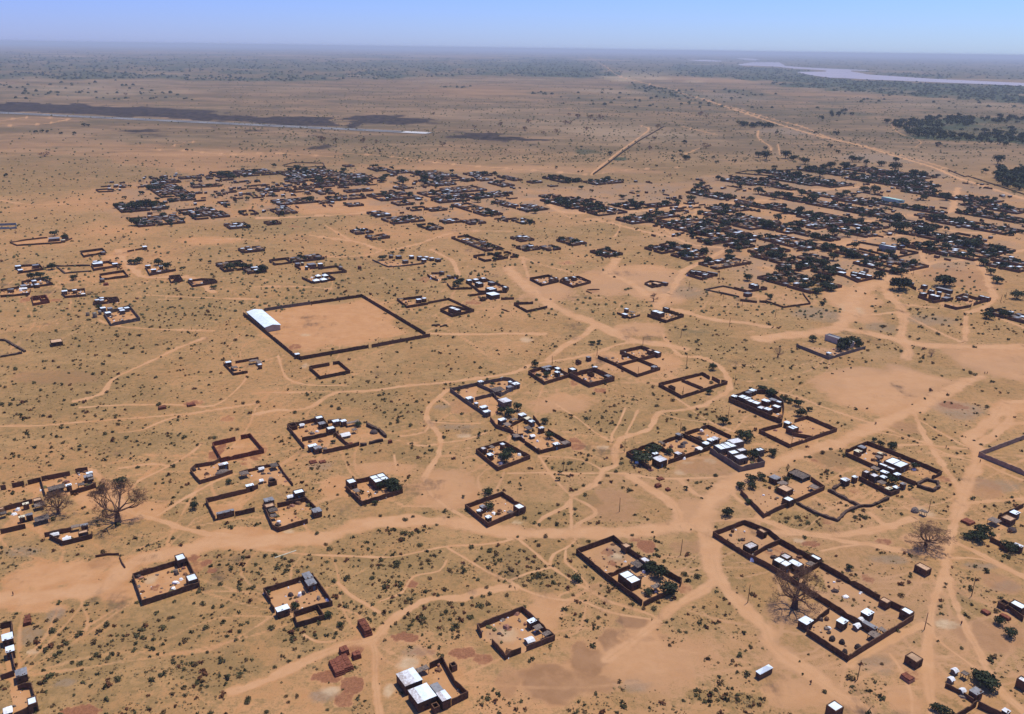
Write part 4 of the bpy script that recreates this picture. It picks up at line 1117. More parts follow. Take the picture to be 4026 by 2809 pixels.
# kind; strength; ellipse: tile x,y rx,ry  | polygon with >=3 pts after 'g'; sand and pale by the far Y road paint airborne dust haze onto the ground
PATCH = """
sand 1 A450,380,520,160
sand .9 A1100,520,200,90
sand 1 A2150,30,400,110
sand .7 A300,650,300,60
sand .6 B100,60,500,90
sand .85 C1250,1130,620,330
sand .7 C300,700,200,200
sand .7 C500,1300,350,160
sand .6 D300,1430,420,150
sand .7 D1250,1500,160,160
sand 1 C1740,160,110,120
sand 1 D1450,80,260,100
sand 1 D1600,240,60,60
sand 1 D620,690,330,90
sand .95 D650,900,280,150
sand .8 G560,1230,60,50
sand .8 G1600,1400,180,170
sand .9 H1000,330,650,200
sand 1 H900,180,300,90
sand 1 H2150,100,420,160
sand 1 H2180,440,140,60
sand .9 L770,1150,200,170
sand .9 L800,1050,260,90
sand .8 L2000,1560,400,80
sand .8 L1200,330,300,40
sand .8 L1720,200,70,110
sand .9 K1200,870,360,110
sand .9 K1300,1050,260,100
sand .8 K850,950,260,120
sand .9 K300,1000,250,110
sand .8 K1150,1360,320,80
sand .8 K650,290,400,30
sand .7 K500,200,420,40
sand 1 K280,900,200,30
sand .7 J700,270,600,80
sand .9 E1250,1400,260,110
sand .8 E900,1250,260,110
sand .6 F700,1180,160,130
sand .7 F1150,1000,420,70
sand .8 F1700,1200,300,200
sand .7 G500,420,400,110
sand .7 G1150,60,420,120
sand .8 I1060,680,120,60
sand .5 I1900,560,400,40
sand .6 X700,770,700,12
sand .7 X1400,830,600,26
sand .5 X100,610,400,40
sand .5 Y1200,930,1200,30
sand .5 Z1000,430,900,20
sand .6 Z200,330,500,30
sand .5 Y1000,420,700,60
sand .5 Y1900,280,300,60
sand .5 K2000,180,400,50
sand .6 L300,180,500,80
sand .7 L700,320,600,60
sand .7 L500,560,500,60
stain .9 C330,1330,280,190
stain .9 C660,1130,180,160
stain 1 C880,960,100,110
stain 1 C1080,780,130,60
stain .7 C620,1000,60,60
stain .6 C700,1330,260,90
stain .6 C1160,930,110,30
stain .5 B2250,1320,120,130
stain .4 D200,700,180,120
stain .45 E500,190,420,60
stain .5 F1850,450,160,60
stain .45 H560,930,160,110
stain .5 H1950,1180,180,90
stain .5 H1250,640,140,60
stain .5 D2100,450,180,120
stain .5 D2000,900,300,160
stain .4 G900,1330,260,160
stain .4 G1700,980,300,90
stain .5 L1750,900,330,110
stain .5 K1800,640,260,70
stain .4 A900,260,160,60
stain .4 C1600,120,200,60
red 1 A1378,482,42,32
red 1 A1715,218,60,36
red 1 A1830,255,50,30
red 1 A1878,328,48,26
red .6 A1760,290,80,60
red 1 A750,1580,180,60
red 1 A580,1590,60,50
red .9 B1385,445,66,42
red 1 B1330,915,130,45
red 1 B2245,845,38,28
red .95 B620,1270,150,60
red .95 B860,1340,110,80
red .9 B1850,1060,120,70
red .8 B2010,1110,90,50
red .5 B1490,1050,110,40
red .8 B780,1470,90,70
red .7 C860,160,60,36
red .8 C895,262,46,30
red 1 C1215,110,90,55
red .7 C1090,40,60,40
red .6 C1520,480,90,50
red .6 D100,150,120,60
red .9 D400,90,90,30
red .8 D1050,70,90,34
red .8 D910,400,60,40
red .8 E1700,425,70,30
red .7 E1770,415,50,18
red .7 E2180,955,46,20
red 1 E1930,850,60,90
red .8 E2080,915,260,20
red .6 E2020,560,80,30
red .8 G580,790,80,60
red .8 G800,305,60,26
red .7 G560,240,40,30
red .6 H420,930,40,20
red .6 H540,1470,60,34
red .7 H1600,1100,80,30
red .6 H800,1200,60,36
red .7 H1650,440,140,36
red .8 I240,1080,60,36
red .7 I490,1085,60,22
red .8 J350,1500,60,30
red .7 J1940,1110,80,20
red .7 J1490,905,60,30
red .7 J340,432,60,14
red .6 K500,758,90,16
red .6 K730,1000,70,22
red .7 D1290,1250,80,50
red .7 B860,1020,120,90
red .7 F20,860,70,80
red .5 F540,930,90,26
pale .9 D1615,805,110,55
pale .9 B1350,1150,100,70
pale .8 A290,1050,60,26
pale .8 C940,200,60,30
pale .7 A1340,400,70,50
pale .6 A620,1330,0,0
pale .7 B660,1400,110,50
pale .7 B2250,900,90,80
pale .7 F440,85,36,22
pale .8 F1850,710,80,22
pale .8 F300,1560,60,26
pale .8 G820,815,70,20
pale .6 G1500,1040,60,24
pale .7 G1560,950,60,14
pale .7 G1780,930,80,26
pale .5 H1350,180,0,0
pale .7 K140,1440,60,30
pale .6 K1250,980,60,30
pale .8 J440,1395,50,12
pale .7 D300,60,60,26
pale .6 H1400,1390,90,60
pale .7 L760,1160,120,60
pale .8 B1190,1390,60,60
pale .6 G60,1480,60,20
pale .6 Y1850,320,120,30
ash .9 Z1300,850,300,40
ash .9 Z700,680,200,30
ash .8 Z1700,960,200,30
ash .7 L1900,110,300,60
ash .8 Z300,450,300,30
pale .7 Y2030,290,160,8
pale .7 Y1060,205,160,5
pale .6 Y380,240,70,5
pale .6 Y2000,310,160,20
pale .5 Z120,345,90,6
ash .8 A490,720,100,80
ash .6 A250,900,160,90
ash .7 A580,1320,120,50
ash .8 B620,1440,150,70
ash .7 B1440,1050,160,50
ash .7 B2150,900,130,90
ash .6 C1300,230,0,0
ash .8 C940,170,120,80
ash .6 A200,160,200,50
ash .6 C1100,1350,200,60
ash .6 F560,980,140,50
ash .6 F1700,640,0,0
ash .6 F1780,630,240,30
ash .7 F1560,480,0,0
ash .7 F1650,450,80,26
ash .7 H1150,1000,0,0
ash .7 D1130,230,240,50
ash .7 D1900,290,190,40
ash .7 D2150,470,160,60
ash .6 D1000,1150,220,120
ash .6 H2050,1150,240,70
ash .6 I1050,1390,0,0
ash .6 K1500,1010,260,70
ash .7 H1700,470,260,100
ash .7 L1500,1080,0,0
ash .7 L450,1210,260,70
ash .6 L1020,1330,180,50
ash .6 L1500,1270,240,60
ash .5 L1650,960,0,0
ash .5 K1850,1250,0,0
grass 1 C200,300,380,200
grass 1 B1700,640,560,120
grass 1 B1300,240,560,100
grass .9 B1750,330,200,60
grass 1 B2200,200,300,90
grass 1 B400,900,300,120
grass 1 B1500,760,500,140
grass .8 B560,1040,160,60
grass 1 G600,980,380,90
grass 1 G640,1260,160,120
grass 1 G300,1400,330,140
grass 1 G1000,980,120,60
grass .9 G900,560,330,130
grass .8 G1600,540,400,80
grass .9 A1900,1200,420,220
grass .8 A1400,860,500,220
grass .8 A700,1130,380,200
grass .8 E700,300,800,240
grass .7 E1200,760,500,140
grass .8 F900,330,600,150
grass .9 F1250,500,320,120
grass .8 F1400,870,300,100
grass .9 F1500,1430,420,70
grass .9 K1650,1370,320,80
grass .8 K1800,1480,400,70
grass .7 H560,560,0,0
grass .8 H620,900,200,120
grass .8 H300,1460,260,100
grass .7 J900,900,700,180
grass .7 J600,1050,500,90
grass .7 I1500,1200,800,240
grass .8 I800,1450,800,120
grass .7 D600,470,260,110
grass .7 C1750,1440,200,60
grass .8 C2000,1480,300,80
grass .6 D1750,640,200,160
veg .35 K1650,1360,150,30
veg .7 I1300,600,0,0
veg .8 Y1870,862,60,20
veg .6 Y1650,815,160,24
veg .5 Y1330,425,110,12
veg .5 Y750,380,180,12
veg .5 Z450,420,220,30
veg .5 Y2200,420,240,70
veg .5 Z1080,550,110,30
veg .6 L1650,700,240,14
"""
POLYS = """
veg .45 X-500,160 2400,190 2400,345 -500,338
veg .35 X-500,345 900,345 1500,480 -500,470
veg .30 Z-900,380 2400,480 2400,620 1400,640 400,560 -900,560
grass 1 Z-900,560 2400,600 2400,760 1000,700 -900,680
burnt 1 X-100,478 300,480 800,510 1200,532 1700,552 1800,578 2296,576 2296,650 1700,628 1300,602 900,582 640,568 350,560 -100,548
burnt 1 Y-20,570 400,568 500,590 760,620 500,624 200,616 150,650 -20,655
burnt 1 Y700,712 850,688 1070,678 1200,705 1420,738 1465,757 1380,762 1200,756 1000,738 800,730
burnt .6 X1850,795 1960,762 2160,756 2200,775 2050,790
burnt .5 X600,670 900,660 1240,700 1100,710 700,690
burnt .5 X1350,650 1860,662 1840,672 1380,665
burnt .4 X1820,705 2100,670 2150,680 1900,715
burnt .5 Y650,660 1000,675 1100,672 800,690
veg .55 X-500,165 2400,200 2400,338 1600,350 900,335 -500,330
veg .6 Y-50,200 900,190 1500,175 1800,270 1700,330 1000,315 400,320 -50,330
veg 1 Y960,235 1200,200 1400,188 1600,198 1800,262 1850,290 1700,325 1300,310 1000,290
veg .95 Z-100,225 380,235 760,262 1100,325 1500,343 2400,378 2400,500 1900,470 1300,440 900,395 500,335 -100,290
veg .9 Z1150,270 1500,285 1900,305 1905,318 1700,322 1300,302
veg .9 Z760,258 970,268 970,276 800,278
veg .7 Y-50,268 600,290 400,335 -50,330
veg .5 Z-900,160 2400,200 2400,350 1700,320 1250,262 700,235 300,200 -900,190
veg .7 Z1410,620 1600,600 1730,575 2400,585 2400,800 2000,745 1600,735 1480,690
grass .5 Z-900,640 2400,700 2400,1300 -900,1100
veg .35 Y1850,360 2400,420 2400,540 2000,470
town 1 K-20,80 1500,20 2296,-60 L2000,60 2350,200 2350,700 1500,900 1000,1000 500,900 0,1000 K1700,750 1100,450 700,320 0,330
town 1 J-20,90 700,-20 2296,-40 2296,420 1700,360 1200,330 700,240 -20,320
town .8 I950,60 1500,-30 2296,-20 2296,350 1650,440 1100,420 900,260
yard 1 J500,1120 945,1050 1480,1365 400,1560 200,1420 130,1300 60,1180
yard 1 G1340,250 1705,155 1900,225 1520,335
clear .9 H600,230 1100,100 1700,250 1350,380 1000,560 500,420
"""
# ============================================================ parse the survey
yards = []; cur = None
for ln in YARDS.strip().splitlines():
    ln = ln.strip()
    if ln.startswith('Y '):
        ph, h, st, pts = ln[2:].split(';'); cur = dict(ph=ph, h=float(h), st=st, raw=pts, hs=[]); yards.append(cur)
    else:
        _, ty, rest = ln.split(' ', 2); cur['hs'].append((ty, rest))
for y in yards:
    pts = toks(y['raw'], y['h']); runs = [[]]; y['closed'] = False
    for p in pts:
        if p is None: runs.append([])
        elif isinstance(p, str): y['closed'] = True
        else: runs[-1].append(p)
    if y['closed'] and len(runs) > 1: runs[-1].append(runs[0][0])
    y['runs'] = runs; allp = [p for r in runs for p in r]; y['c'] = np.mean(allp, axis=0)
    best = (0, TH0)
    for r in runs:
        for a, b in zip(r, r[1:]):
            d = b-a; L = np.linalg.norm(d); th = math.atan2(d[1], d[0])
            e = (th-TH0+math.pi/4) % (math.pi/2)-math.pi/4
            if abs(e) < math.radians(11): best = (best[0]+L, best[1]+ (e*L)) if best[0] else (L, TH0*0+e*L)
    y['th'] = TH0+(best[1]/best[0] if best[0] else 0)
    ANCH.append((y['c'], y['ph']))
blocks = []; row = None
for ln in BLOCKS.strip().splitlines():
    if ln[0].isupper() and ln[1].isdigit():
        w = ln.split(); k = 0; t = None; out = []
        for q in w:
            if q[0].isupper(): t = q[0]; q = q[1:]
            out.append((t, *map(float, q.split(','))))
        items = []
        for i in range(0, len(out)-1, 2):
            Lp = G(*out[i], 2.0); Rp = G(*out[i+1], 2.0); c, a, b = rect_from(Lp, Rp, TH0, 15)
            k_ = (1.12 if c[0] > 60 else 1.0) if np.hypot(*c) > 620 else 1.0; items.append(dict(c=c, a=min(a*k_, 150), b=min(b*(1.35 if k_ > 1 else 1.12), 150)))
        items.sort(key=lambda d: d['c'][0]/d['c'][1])
        for i, d in enumerate(items): d['ph'] = f"{ORD[i] if i < 20 else i+1} block of {row}"; ANCH.append((d['c'], d['ph'])); d['row'] = row; d['i'] = i
        blocks += items
    else:
        row = ln.strip()

# ============================================================ ground fields
roads = []
for ln in ROADS.strip().splitlines():
    hd, pts = ln.split(';'); kd, wd = hd.split(); pl = [p for p in toks(pts)]
    D = np.linalg.norm(np.mean(pl, axis=0)); pl = spline(pl, max(2.0, D/90))
    roads.append(dict(kind=kd, w=float(wd)*(.55 if kd == 'p' else (.62 if float(wd) < 8 else .74)), pl=pl, D=min(np.hypot(*pl.T))))
rt_ = random.Random(12)       # faint trodden trails from yard to yard
YC = np.array([y['c'] for y in yards]); YD = np.hypot(*YC.T)
trails = []; seen = set()
for i in range(len(yards)):
    if YD[i] > 900: continue
    o = np.argsort(np.hypot(*(YC-YC[i]).T))[1:12]
    for j in list(o[1:3])+[o[5], o[9]]:
        j = int(j)
        if (j, i) in seen or (i, j) in seen or YD[j] > 900: continue
        seen.add((i, j)); a, b = YC[i], YC[j]; L = np.linalg.norm(b-a)
        if L < 25: continue
        n_ = np.array([-(b-a)[1], (b-a)[0]])/L; k1, k2 = rt_.uniform(-.16, .16), rt_.uniform(-.16, .16)
        trails.append(dict(kind='t', w=rt_.choice((.7, .9, 1.3)), pl=spline([a, a*.66+b*.34+n_*k1*L, a*.33+b*.67+n_*k2*L, b], 8), D=0))
roads.sort(key=lambda r: r['D'])
for i, r in enumerate(roads):       # sheets that meet get different levels, 4 mm apart
    r['pl'] = r['pl']; used = set()
    for q in roads[:i]:
        if np.min(np.hypot(r['pl'][:,None,0]-q['pl'][None,:,0], r['pl'][:,None,1]-q['pl'][None,:,1])) < r['w']+q['w']+6: used.add(q['lev'])
    r['lev'] = next(k for k in range(1, 40) if k not in used)
patches = []
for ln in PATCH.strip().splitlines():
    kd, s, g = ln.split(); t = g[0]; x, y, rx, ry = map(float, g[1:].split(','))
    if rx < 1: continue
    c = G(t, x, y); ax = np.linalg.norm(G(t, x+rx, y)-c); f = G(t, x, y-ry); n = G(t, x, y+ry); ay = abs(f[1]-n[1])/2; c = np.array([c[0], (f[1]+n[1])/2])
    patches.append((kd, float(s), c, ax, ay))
polys = []
for ln in POLYS.strip().splitlines():
    kd, s, pts = ln.split(' ', 2); polys.append((kd, float(s), np.array(toks(pts))))
KEY = ['road', 'red', 'burnt', 'veg', 'pale', 'stain', 'ash', 'grass']
def fields(P):
    N = len(P); F = {k: np.zeros(N) for k in KEY}; F['grass'][:] = .60
    D = np.hypot(P[:,0], P[:,1]); n1 = fbm(P, 9, 3); n2 = fbm(P, 2.6, 9, 2)
    nL = fbm(P/np.array([1.0, 1.0]), 260, 21, 3)
    F['grass'] -= .25*smooth(D, 700, 2200)
    F['grass'] += (fbm(P, 70, 5)-.5)*.5
    far = smooth(D, 3500, 9000)
    F['veg'] = np.maximum(F['veg'], far*.55*smooth(fbm(P, 1400, 31, 4), .3, .62))
    F['grass'] = np.where((D > 900) & (nL > .55), F['grass']+.25, F['grass'])
    def bb(lo, hi): return np.where((P[:,0] > lo[0]) & (P[:,0] < hi[0]) & (P[:,1] > lo[1]) & (P[:,1] < hi[1]))[0]
    for kd, s, pg in polys:
        lo, hi = pg.min(0), pg.max(0); soft = max(1.5, np.linalg.norm(pg.mean(0))*.012)
        if kd == 'veg': soft *= 1.1
        I = bb(lo-soft*2, hi+soft*2)
        if not len(I): continue
        Q = P[I]; q = Q+np.stack([fbm(Q, soft*5, 41)-.5, fbm(Q, soft*5, 43)-.5], 1)*soft*5
        ins = inpoly(q, pg); d = segdist(q, np.vstack([pg, pg[:1]])); m = smooth(np.where(ins, d, -d), -soft*.8, soft*1.6)*s
        if kd in ('town',): F['grass'][I] = F['grass'][I]*(1-m)+.40*m; F['road'][I] = np.maximum(F['road'][I], m*.10); F['ash'][I] = np.maximum(F['ash'][I], m*.55*smooth(fbm(P[I], 22, 57), .42, .6))
        elif kd == 'yard': F['grass'][I] = F['grass'][I]*(1-m)+.18*m; F['road'][I] = np.maximum(F['road'][I], m*.28)
        elif kd == 'clear': F['grass'][I] = F['grass'][I]*(1-m); F['road'][I] = np.maximum(F['road'][I], m*.55)
        elif kd == 'grass': F['grass'][I] = F['grass'][I]*(1-m)+.6*m
        else:
            if kd == 'burnt': m = m*smooth(fbm(Q*np.array([.3, 1]), 22, 51)+ .45*smooth(d/soft, 0, 6)*ins, .34, .5)
            if kd == 'veg': m = m*(.55+.6*smooth(fbm(Q, 160, 53), .35, .6))
            F[kd][I] = np.maximum(F[kd][I], np.clip(m, 0, 1))
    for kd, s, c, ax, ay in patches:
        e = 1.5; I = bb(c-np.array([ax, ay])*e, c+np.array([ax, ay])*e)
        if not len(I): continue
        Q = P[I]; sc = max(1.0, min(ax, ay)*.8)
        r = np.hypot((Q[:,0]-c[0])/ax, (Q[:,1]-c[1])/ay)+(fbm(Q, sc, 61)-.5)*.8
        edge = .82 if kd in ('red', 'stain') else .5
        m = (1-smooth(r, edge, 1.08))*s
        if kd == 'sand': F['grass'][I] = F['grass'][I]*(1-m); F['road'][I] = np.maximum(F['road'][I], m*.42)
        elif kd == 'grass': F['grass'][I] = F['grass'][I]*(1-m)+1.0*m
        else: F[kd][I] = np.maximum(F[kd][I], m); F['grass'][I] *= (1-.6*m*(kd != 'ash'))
    for y in yards:
        if y['st'] in 'n': continue
        pg = np.array([p for r in y['runs'] for p in r])
        if len(pg) < 3: continue
        if not y['closed'] and len(y['hs']) == 0: continue
        I = bb(pg.min(0), pg.max(0))
        if not len(I) or (pg.max(0)-pg.min(0)).max() > 90: continue
        Q = P[I]; m = inpoly(Q, pg)
        k = 1.0 if len(y['hs']) > 1 else .45
        q = m*k*(.5+.5*smooth(fbm(Q, 6, 71), .3, .55)); F['grass'][I] = F['grass'][I]*(1-q*.85); F['road'][I] = np.maximum(F['road'][I], q*.4)
    for r in trails+roads:
        w = r['w']/2; pl = r['pl']; mg = w*1.6+2.5; I = bb(pl.min(0)-mg, pl.max(0)+mg)
        if not len(I): continue
        d = np.full(len(I), 1e9); Q0 = P[I]
        for s in range(0, len(pl)-1, 12):
            sub = pl[s:s+13]; Q = P[I]; J = np.where((Q[:,0] > sub[:,0].min()-mg) & (Q[:,0] < sub[:,0].max()+mg) & (Q[:,1] > sub[:,1].min()-mg) & (Q[:,1] < sub[:,1].max()+mg))[0]
            if len(J): d[J] = np.minimum(d[J], segdist(Q[J], sub))
        dn = d+(n1[I]-.5)*w*1.3+(n2[I]-.5)*min(1.6, w*1.0)
        m = (1-smooth(dn, w*.35, w*1.35+.3))*({'p': .8, 't': .42}.get(r['kind'], 1.0))*np.clip(.30+1.05*fbm(Q0, 18, 13), 0, 1)
        F['road'][I] = np.maximum(F['road'][I], m); F['grass'][I] *= (1-m)
        for k in ('red', 'stain', 'ash', 'veg'): F[k][I] *= (1-.8*m)
    return F
def set_fields(me, P, rut=None):
    F = fields(P)
    if rut is not None: F['road'] = F['road']*rut; F['grass'] = np.maximum(F['grass'], .45*(1-rut)*3)
    for nm, ks in (('fa', KEY[:4]), ('fb', KEY[4:])):
        at = me.attributes.new(nm, 'FLOAT_COLOR', 'POINT')
        at.data.foreach_set('color', np.stack([F[k] for k in ks], 1).astype(np.float32).ravel())
    return F

# ground material
gm = bpy.data.materials.new('ground'); gm.use_nodes = True; MAT['ground'] = gm
N = gm.node_tree; LK = N.links.new; bs = N.nodes['Principled BSDF']; bs.inputs['Roughness'].default_value = 1; bs.inputs['Specular IOR Level'].default_value = .05
def node(t, **k):
    n = N.nodes.new('ShaderNode'+t)
    for a, b in k.items(): setattr(n, a, b)
    return n
geo = node('NewGeometry')
def noise(scale, det=4, rough=.6, stretch=None, off=0, dist=0):
    n = node('TexNoise'); n.inputs['Scale'].default_value = 1/scale; n.inputs['Detail'].default_value = det; n.inputs['Roughness'].default_value = rough; n.inputs['Distortion'].default_value = dist
    mp = node('Mapping'); mp.inputs['Location'].default_value = (off, off*1.7, 0)
    if stretch: mp.inputs['Rotation'].default_value = (0, 0, stretch[1]); mp.inputs['Scale'].default_value = (1, stretch[0], 1)
    LK(geo.outputs['Position'], mp.inputs[0]); LK(mp.outputs[0], n.inputs['Vector']); return n.outputs[0]
def attr(nm):
    a = node('Attribute', attribute_name=nm); s = node('SeparateColor'); LK(a.outputs['Color'], s.inputs[0]); return s.outputs[0], s.outputs[1], s.outputs[2], a.outputs['Alpha']
def M(op, a, b, c=None, clamp=False):
    n = node('Math', operation=op); n.use_clamp = clamp
    for i, v in enumerate((a, b, c)):
        if v is None: continue
        if isinstance(v, (int, float)): n.inputs[i].default_value = v
        else: LK(v, n.inputs[i])
    return n.outputs[0]
def rng(v, a, b, c=0, d=1):
    n = node('MapRange'); n.interpolation_type = 'SMOOTHSTEP'; LK(v, n.inputs[0])
    for i, x in enumerate((a, b, c, d)): n.inputs[1+i].default_value = x
    return n.outputs[0]
def mix(f, a, b):
    n = node('Mix', data_type='RGBA')
    if isinstance(f, (int, float)): n.inputs[0].default_value = f
    else: LK(f, n.inputs[0])
    for i, v in ((6, a), (7, b)):
        if isinstance(v, tuple): n.inputs[i].default_value = (*v, 1)
        else: LK(v, n.inputs[i])
    return n.outputs[2]
road, red, burnt, veg = attr('fa'); pale, stain, ash, grass = attr('fb')
nA = noise(38, 5, .62); nB = noise(9, 5, .68, off=31); nC = noise(2.6, 5, .7, off=77); nD = noise(.7, 4, .7, off=11); nS = noise(24, 4, .7, (3.2, .35), 5); nF = noise(420, 6, .65, (2.2, .1), 9); nG = noise(1500, 6, .62, None, 3)
nH = noise(90, 5, .7, (2.0, .2), 44)
sep0 = node('SeparateXYZ'); LK(geo.outputs['Position'], sep0.inputs[0])
sand = mix(rng(nB, .35, .65), (.43, .226, .100), (.485, .268, .128))
sand = mix(rng(nA, .4, .7), sand, (.415, .228, .104))
sand = mix(rng(nF, .42, .62), sand, (.365, .215, .112))
dry = mix(rng(nC, .38, .62), (.325, .200, .084), (.40, .250, .112))
dry = mix(rng(nA, .38, .6), dry, (.335, .190, .078))
dark = mix(rng(nD, .35, .65), (.20, .130, .054), (.28, .182, .078))
g1 = M('ADD', M('MULTIPLY', grass, 1.25), M('ADD', M('MULTIPLY', nA, .55), M('MULTIPLY', nC, .5)))
m1 = rng(g1, .95, 1.38)
g2 = M('ADD', M('MULTIPLY', grass, .42), M('ADD', M('MULTIPLY', nB, .9), M('ADD', M('MULTIPLY', nC, .75), M('MULTIPLY', nD, .45))))
m2 = M('MULTIPLY', rng(g2, 1.22, 1.48), rng(grass, .1, .5))
g3 = M('ADD', M('MULTIPLY', nS, 1.0), M('MULTIPLY', nC, .5))
xx = sep0.outputs[0]; lx = M('ADD', rng(xx, -320, 160), M('MULTIPLY', M('SUBTRACT', nA, .5), .8))
sand = mix(rng(lx, .1, 1.0), mix(rng(nB, .35, .65), (.42, .210, .088), (.475, .252, .112)), sand)
sand = mix(M('MULTIPLY', rng(nD, .5, .72), .35), sand, (.33, .185, .085))
nQ = noise(5.5, 6, .75, (2.2, .5), 61)
sand = mix(M('MULTIPLY', rng(nQ, .52, .66), .45), sand, (.345, .20, .092))
c = mix(M('MULTIPLY', m1, .9), sand, dry)
c = mix(M('MULTIPLY', rng(g3, .70, .86), M('MULTIPLY', m1, .4)), c, (.26, .165, .074))
c = mix(M('MULTIPLY', m2, .85), c, dark)
c = mix(M('MULTIPLY', rng(M('ADD', nD, M('MULTIPLY', nC, .6)), .80, .98), M('MULTIPLY', rng(grass, .15, .7), .55)), c, (.165, .108, .045))
# far plain: broad bands of trodden, grassy and grey soil
sep = node('SeparateXYZ'); LK(geo.outputs['Position'], sep.inputs[0]); yy = sep.outputs[1]
fz = rng(yy, 750, 2100)
fcol = mix(rng(nH, .42, .58), (.215, .150, .088), (.125, .095, .058))
fcol = mix(rng(nF, .44, .58), fcol, (.095, .080, .050)); fcol = mix(rng(nG, .5, .66), fcol, (.27, .20, .13))
c = mix(M('MULTIPLY', fz, M('SUBTRACT', .85, M('MULTIPLY', road, .6))), c, fcol)
c = mix(M('MULTIPLY', ash, .75), c, mix(rng(nC, .35, .6), (.15, .115, .080), (.27, .205, .145)))
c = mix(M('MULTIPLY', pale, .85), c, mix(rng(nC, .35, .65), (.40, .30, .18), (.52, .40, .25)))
c = mix(M('MULTIPLY', stain, .9), c, mix(rng(nB, .35, .65), (.225, .122, .060), (.275, .155, .08)))
rc = mix(rng(nB, .3, .7), (.46, .255, .122), (.50, .292, .15))
rc = mix(M('MULTIPLY', rng(nC, .5, .7), .35), rc, (.40, .22, .102))
c = mix(M('MULTIPLY', rng(M('ADD', road, M('MULTIPLY', M('SUBTRACT', nC, .5), .5)), .12, .75), .92), c, rc)
c = mix(M('MULTIPLY', rng(M('ADD', red, M('MULTIPLY', M('SUBTRACT', nC, .5), 1.3)), .25, .95), .85), c, mix(rng(nD, .35, .65), (.15, .060, .034), (.27, .115, .062)))
c = mix(rng(M('ADD', veg, M('MULTIPLY', M('SUBTRACT', nH, .5), .8)), .12, .75), c, mix(rng(nH, .4, .6), (.034, .050, .028), (.080, .086, .050)))
nK = noise(16, 5, .75, (.35, .1), 14)
c = mix(rng(M('ADD', burnt, M('ADD', M('MULTIPLY', M('SUBTRACT', nH, .5), 1.3), M('MULTIPLY', M('SUBTRACT', nK, .5), 1.1))), .12, .5), c, mix(rng(nK, .35, .65), (.022, .018, .016), (.07, .052, .040)))
LK(c, bs.inputs['Base Color'])
bp = node('Bump'); bp.inputs['Strength'].default_value = .5; bp.inputs['Distance'].default_value = .25
LK(M('ADD', nC, M('MULTIPLY', nD, .35)), bp.inputs['Height']); LK(bp.outputs[0], bs.inputs['Normal'])

# ground sheet: finer near the village, coarser to the horizon
dep = np.concatenate([np.linspace(math.radians(52), math.radians(1.2), 470), np.geomspace(math.radians(1.2), math.radians(.17), 60)[1:]])
dist = CAM_H/np.tan(dep); az = np.linspace(-math.radians(44), math.radians(44), 820)
R_, A_ = np.meshgrid(dist, np.tan(az), indexing='ij')
P = np.stack([(R_*A_).ravel(), R_.ravel()], 1)
nr, nc = R_.shape; idx = np.arange(nr*nc).reshape(nr, nc)
Fq = np.stack([idx[:-1,:-1].ravel(), idx[:-1,1:].ravel(), idx[1:,1:].ravel(), idx[1:,:-1].ravel()], 1)
me = np_mesh('ground', np.column_stack([P, np.zeros(len(P))]), Fq, 'ground')
set_fields(me, P); put('ground', me, kind='structure')
# coarse outer skirt behind and beside the detailed sheet
e = 60000; V = [(-e,-3000,-.4), (e,-3000,-.4), (e,e*1.2,-.4), (-e,e*1.2,-.4)]
me = np_mesh('ground_outer', V, [[0,1,2,3]], 'ground')
for nm, val in (('fa', (0,0,0,0)), ('fb', (0,0,0,.35))):
    at = me.attributes.new(nm, 'FLOAT_COLOR', 'POINT'); at.data.foreach_set('color', list(val)*4)
put('ground', me, kind='structure')

# tracks and footpaths as sheets of their own
for i, r in enumerate(roads):
    w = r['w']*.6+.3; D = r['D']; pl = spline(list(r['pl'][::2])+[r['pl'][-1]], max(.8, D/260)) if len(r['pl']) > 4 else r['pl']
    tg = np.gradient(pl, axis=0); tg /= np.linalg.norm(tg, axis=1)[:,None]+1e-9; nm = np.stack([-tg[:,1], tg[:,0]], 1)
    nx = 9 if r['w'] > 3 else 7; off = np.linspace(-w, w, nx)
    Q = (pl[:,None,:]+nm[:,None,:]*off[None,:,None]).reshape(-1, 2); n = len(pl); ix = np.arange(n*nx).reshape(n, nx)
    F4 = np.stack([ix[:-1,:-1].ravel(), ix[:-1,1:].ravel(), ix[1:,1:].ravel(), ix[1:,:-1].ravel()], 1)
    nmn = {'r': 'dirt_road', 'p': 'footpath', 'w': 'dry_riverbed'}[r['kind']]
    me = np_mesh(nmn, np.column_stack([Q, np.full(len(Q), .004*r['lev'])]), F4[:, ::-1], 'ground'); xo = np.tile(off/w, n); rut = 1-.32*np.exp(-(xo/.2)**2)*(1 if 1.6 < r['w'] < 8 else 0)-.25*np.exp(-((np.abs(xo)-.62)/.16)**2)*(vnoise(Q, 12, 99)); set_fields(me, Q, rut); put(nmn, me, kind='structure')

# runway, its paint, river
def ribbon(pl, w, z, name, m, **pr):
    pl = np.array(pl); tg = np.gradient(pl, axis=0); tg /= np.linalg.norm(tg, axis=1)[:,None]; nm = np.stack([-tg[:,1], tg[:,0]], 1)
    V = []; n = len(pl)
    for p, q in zip(pl, nm): a, b = p+q*w/2, p-q*w/2; V += [(*a, z), (*b, z)]
    return put(name, np_mesh(name, V, [(2*i, 2*i+1, 2*i+3, 2*i+2) for i in range(n-1)], m), **pr)
rw = toks('X-300,538 Y600,690'); d = rw[1]-rw[0]; L = np.linalg.norm(d); d /= L
rwp = [rw[0]+d*L*k/20 for k in range(21)]
rwo = ribbon(rwp, 46, .9, 'runway', 'asphalt', kind='structure')
def mark(a, b, off, w):
    nrm = np.array([-d[1], d[0]])*off
    return ribbon([rw[0]+d*a+nrm, rw[0]+d*b+nrm], w, 1.0, 'runway_marking', 'road_paint', kind='structure')
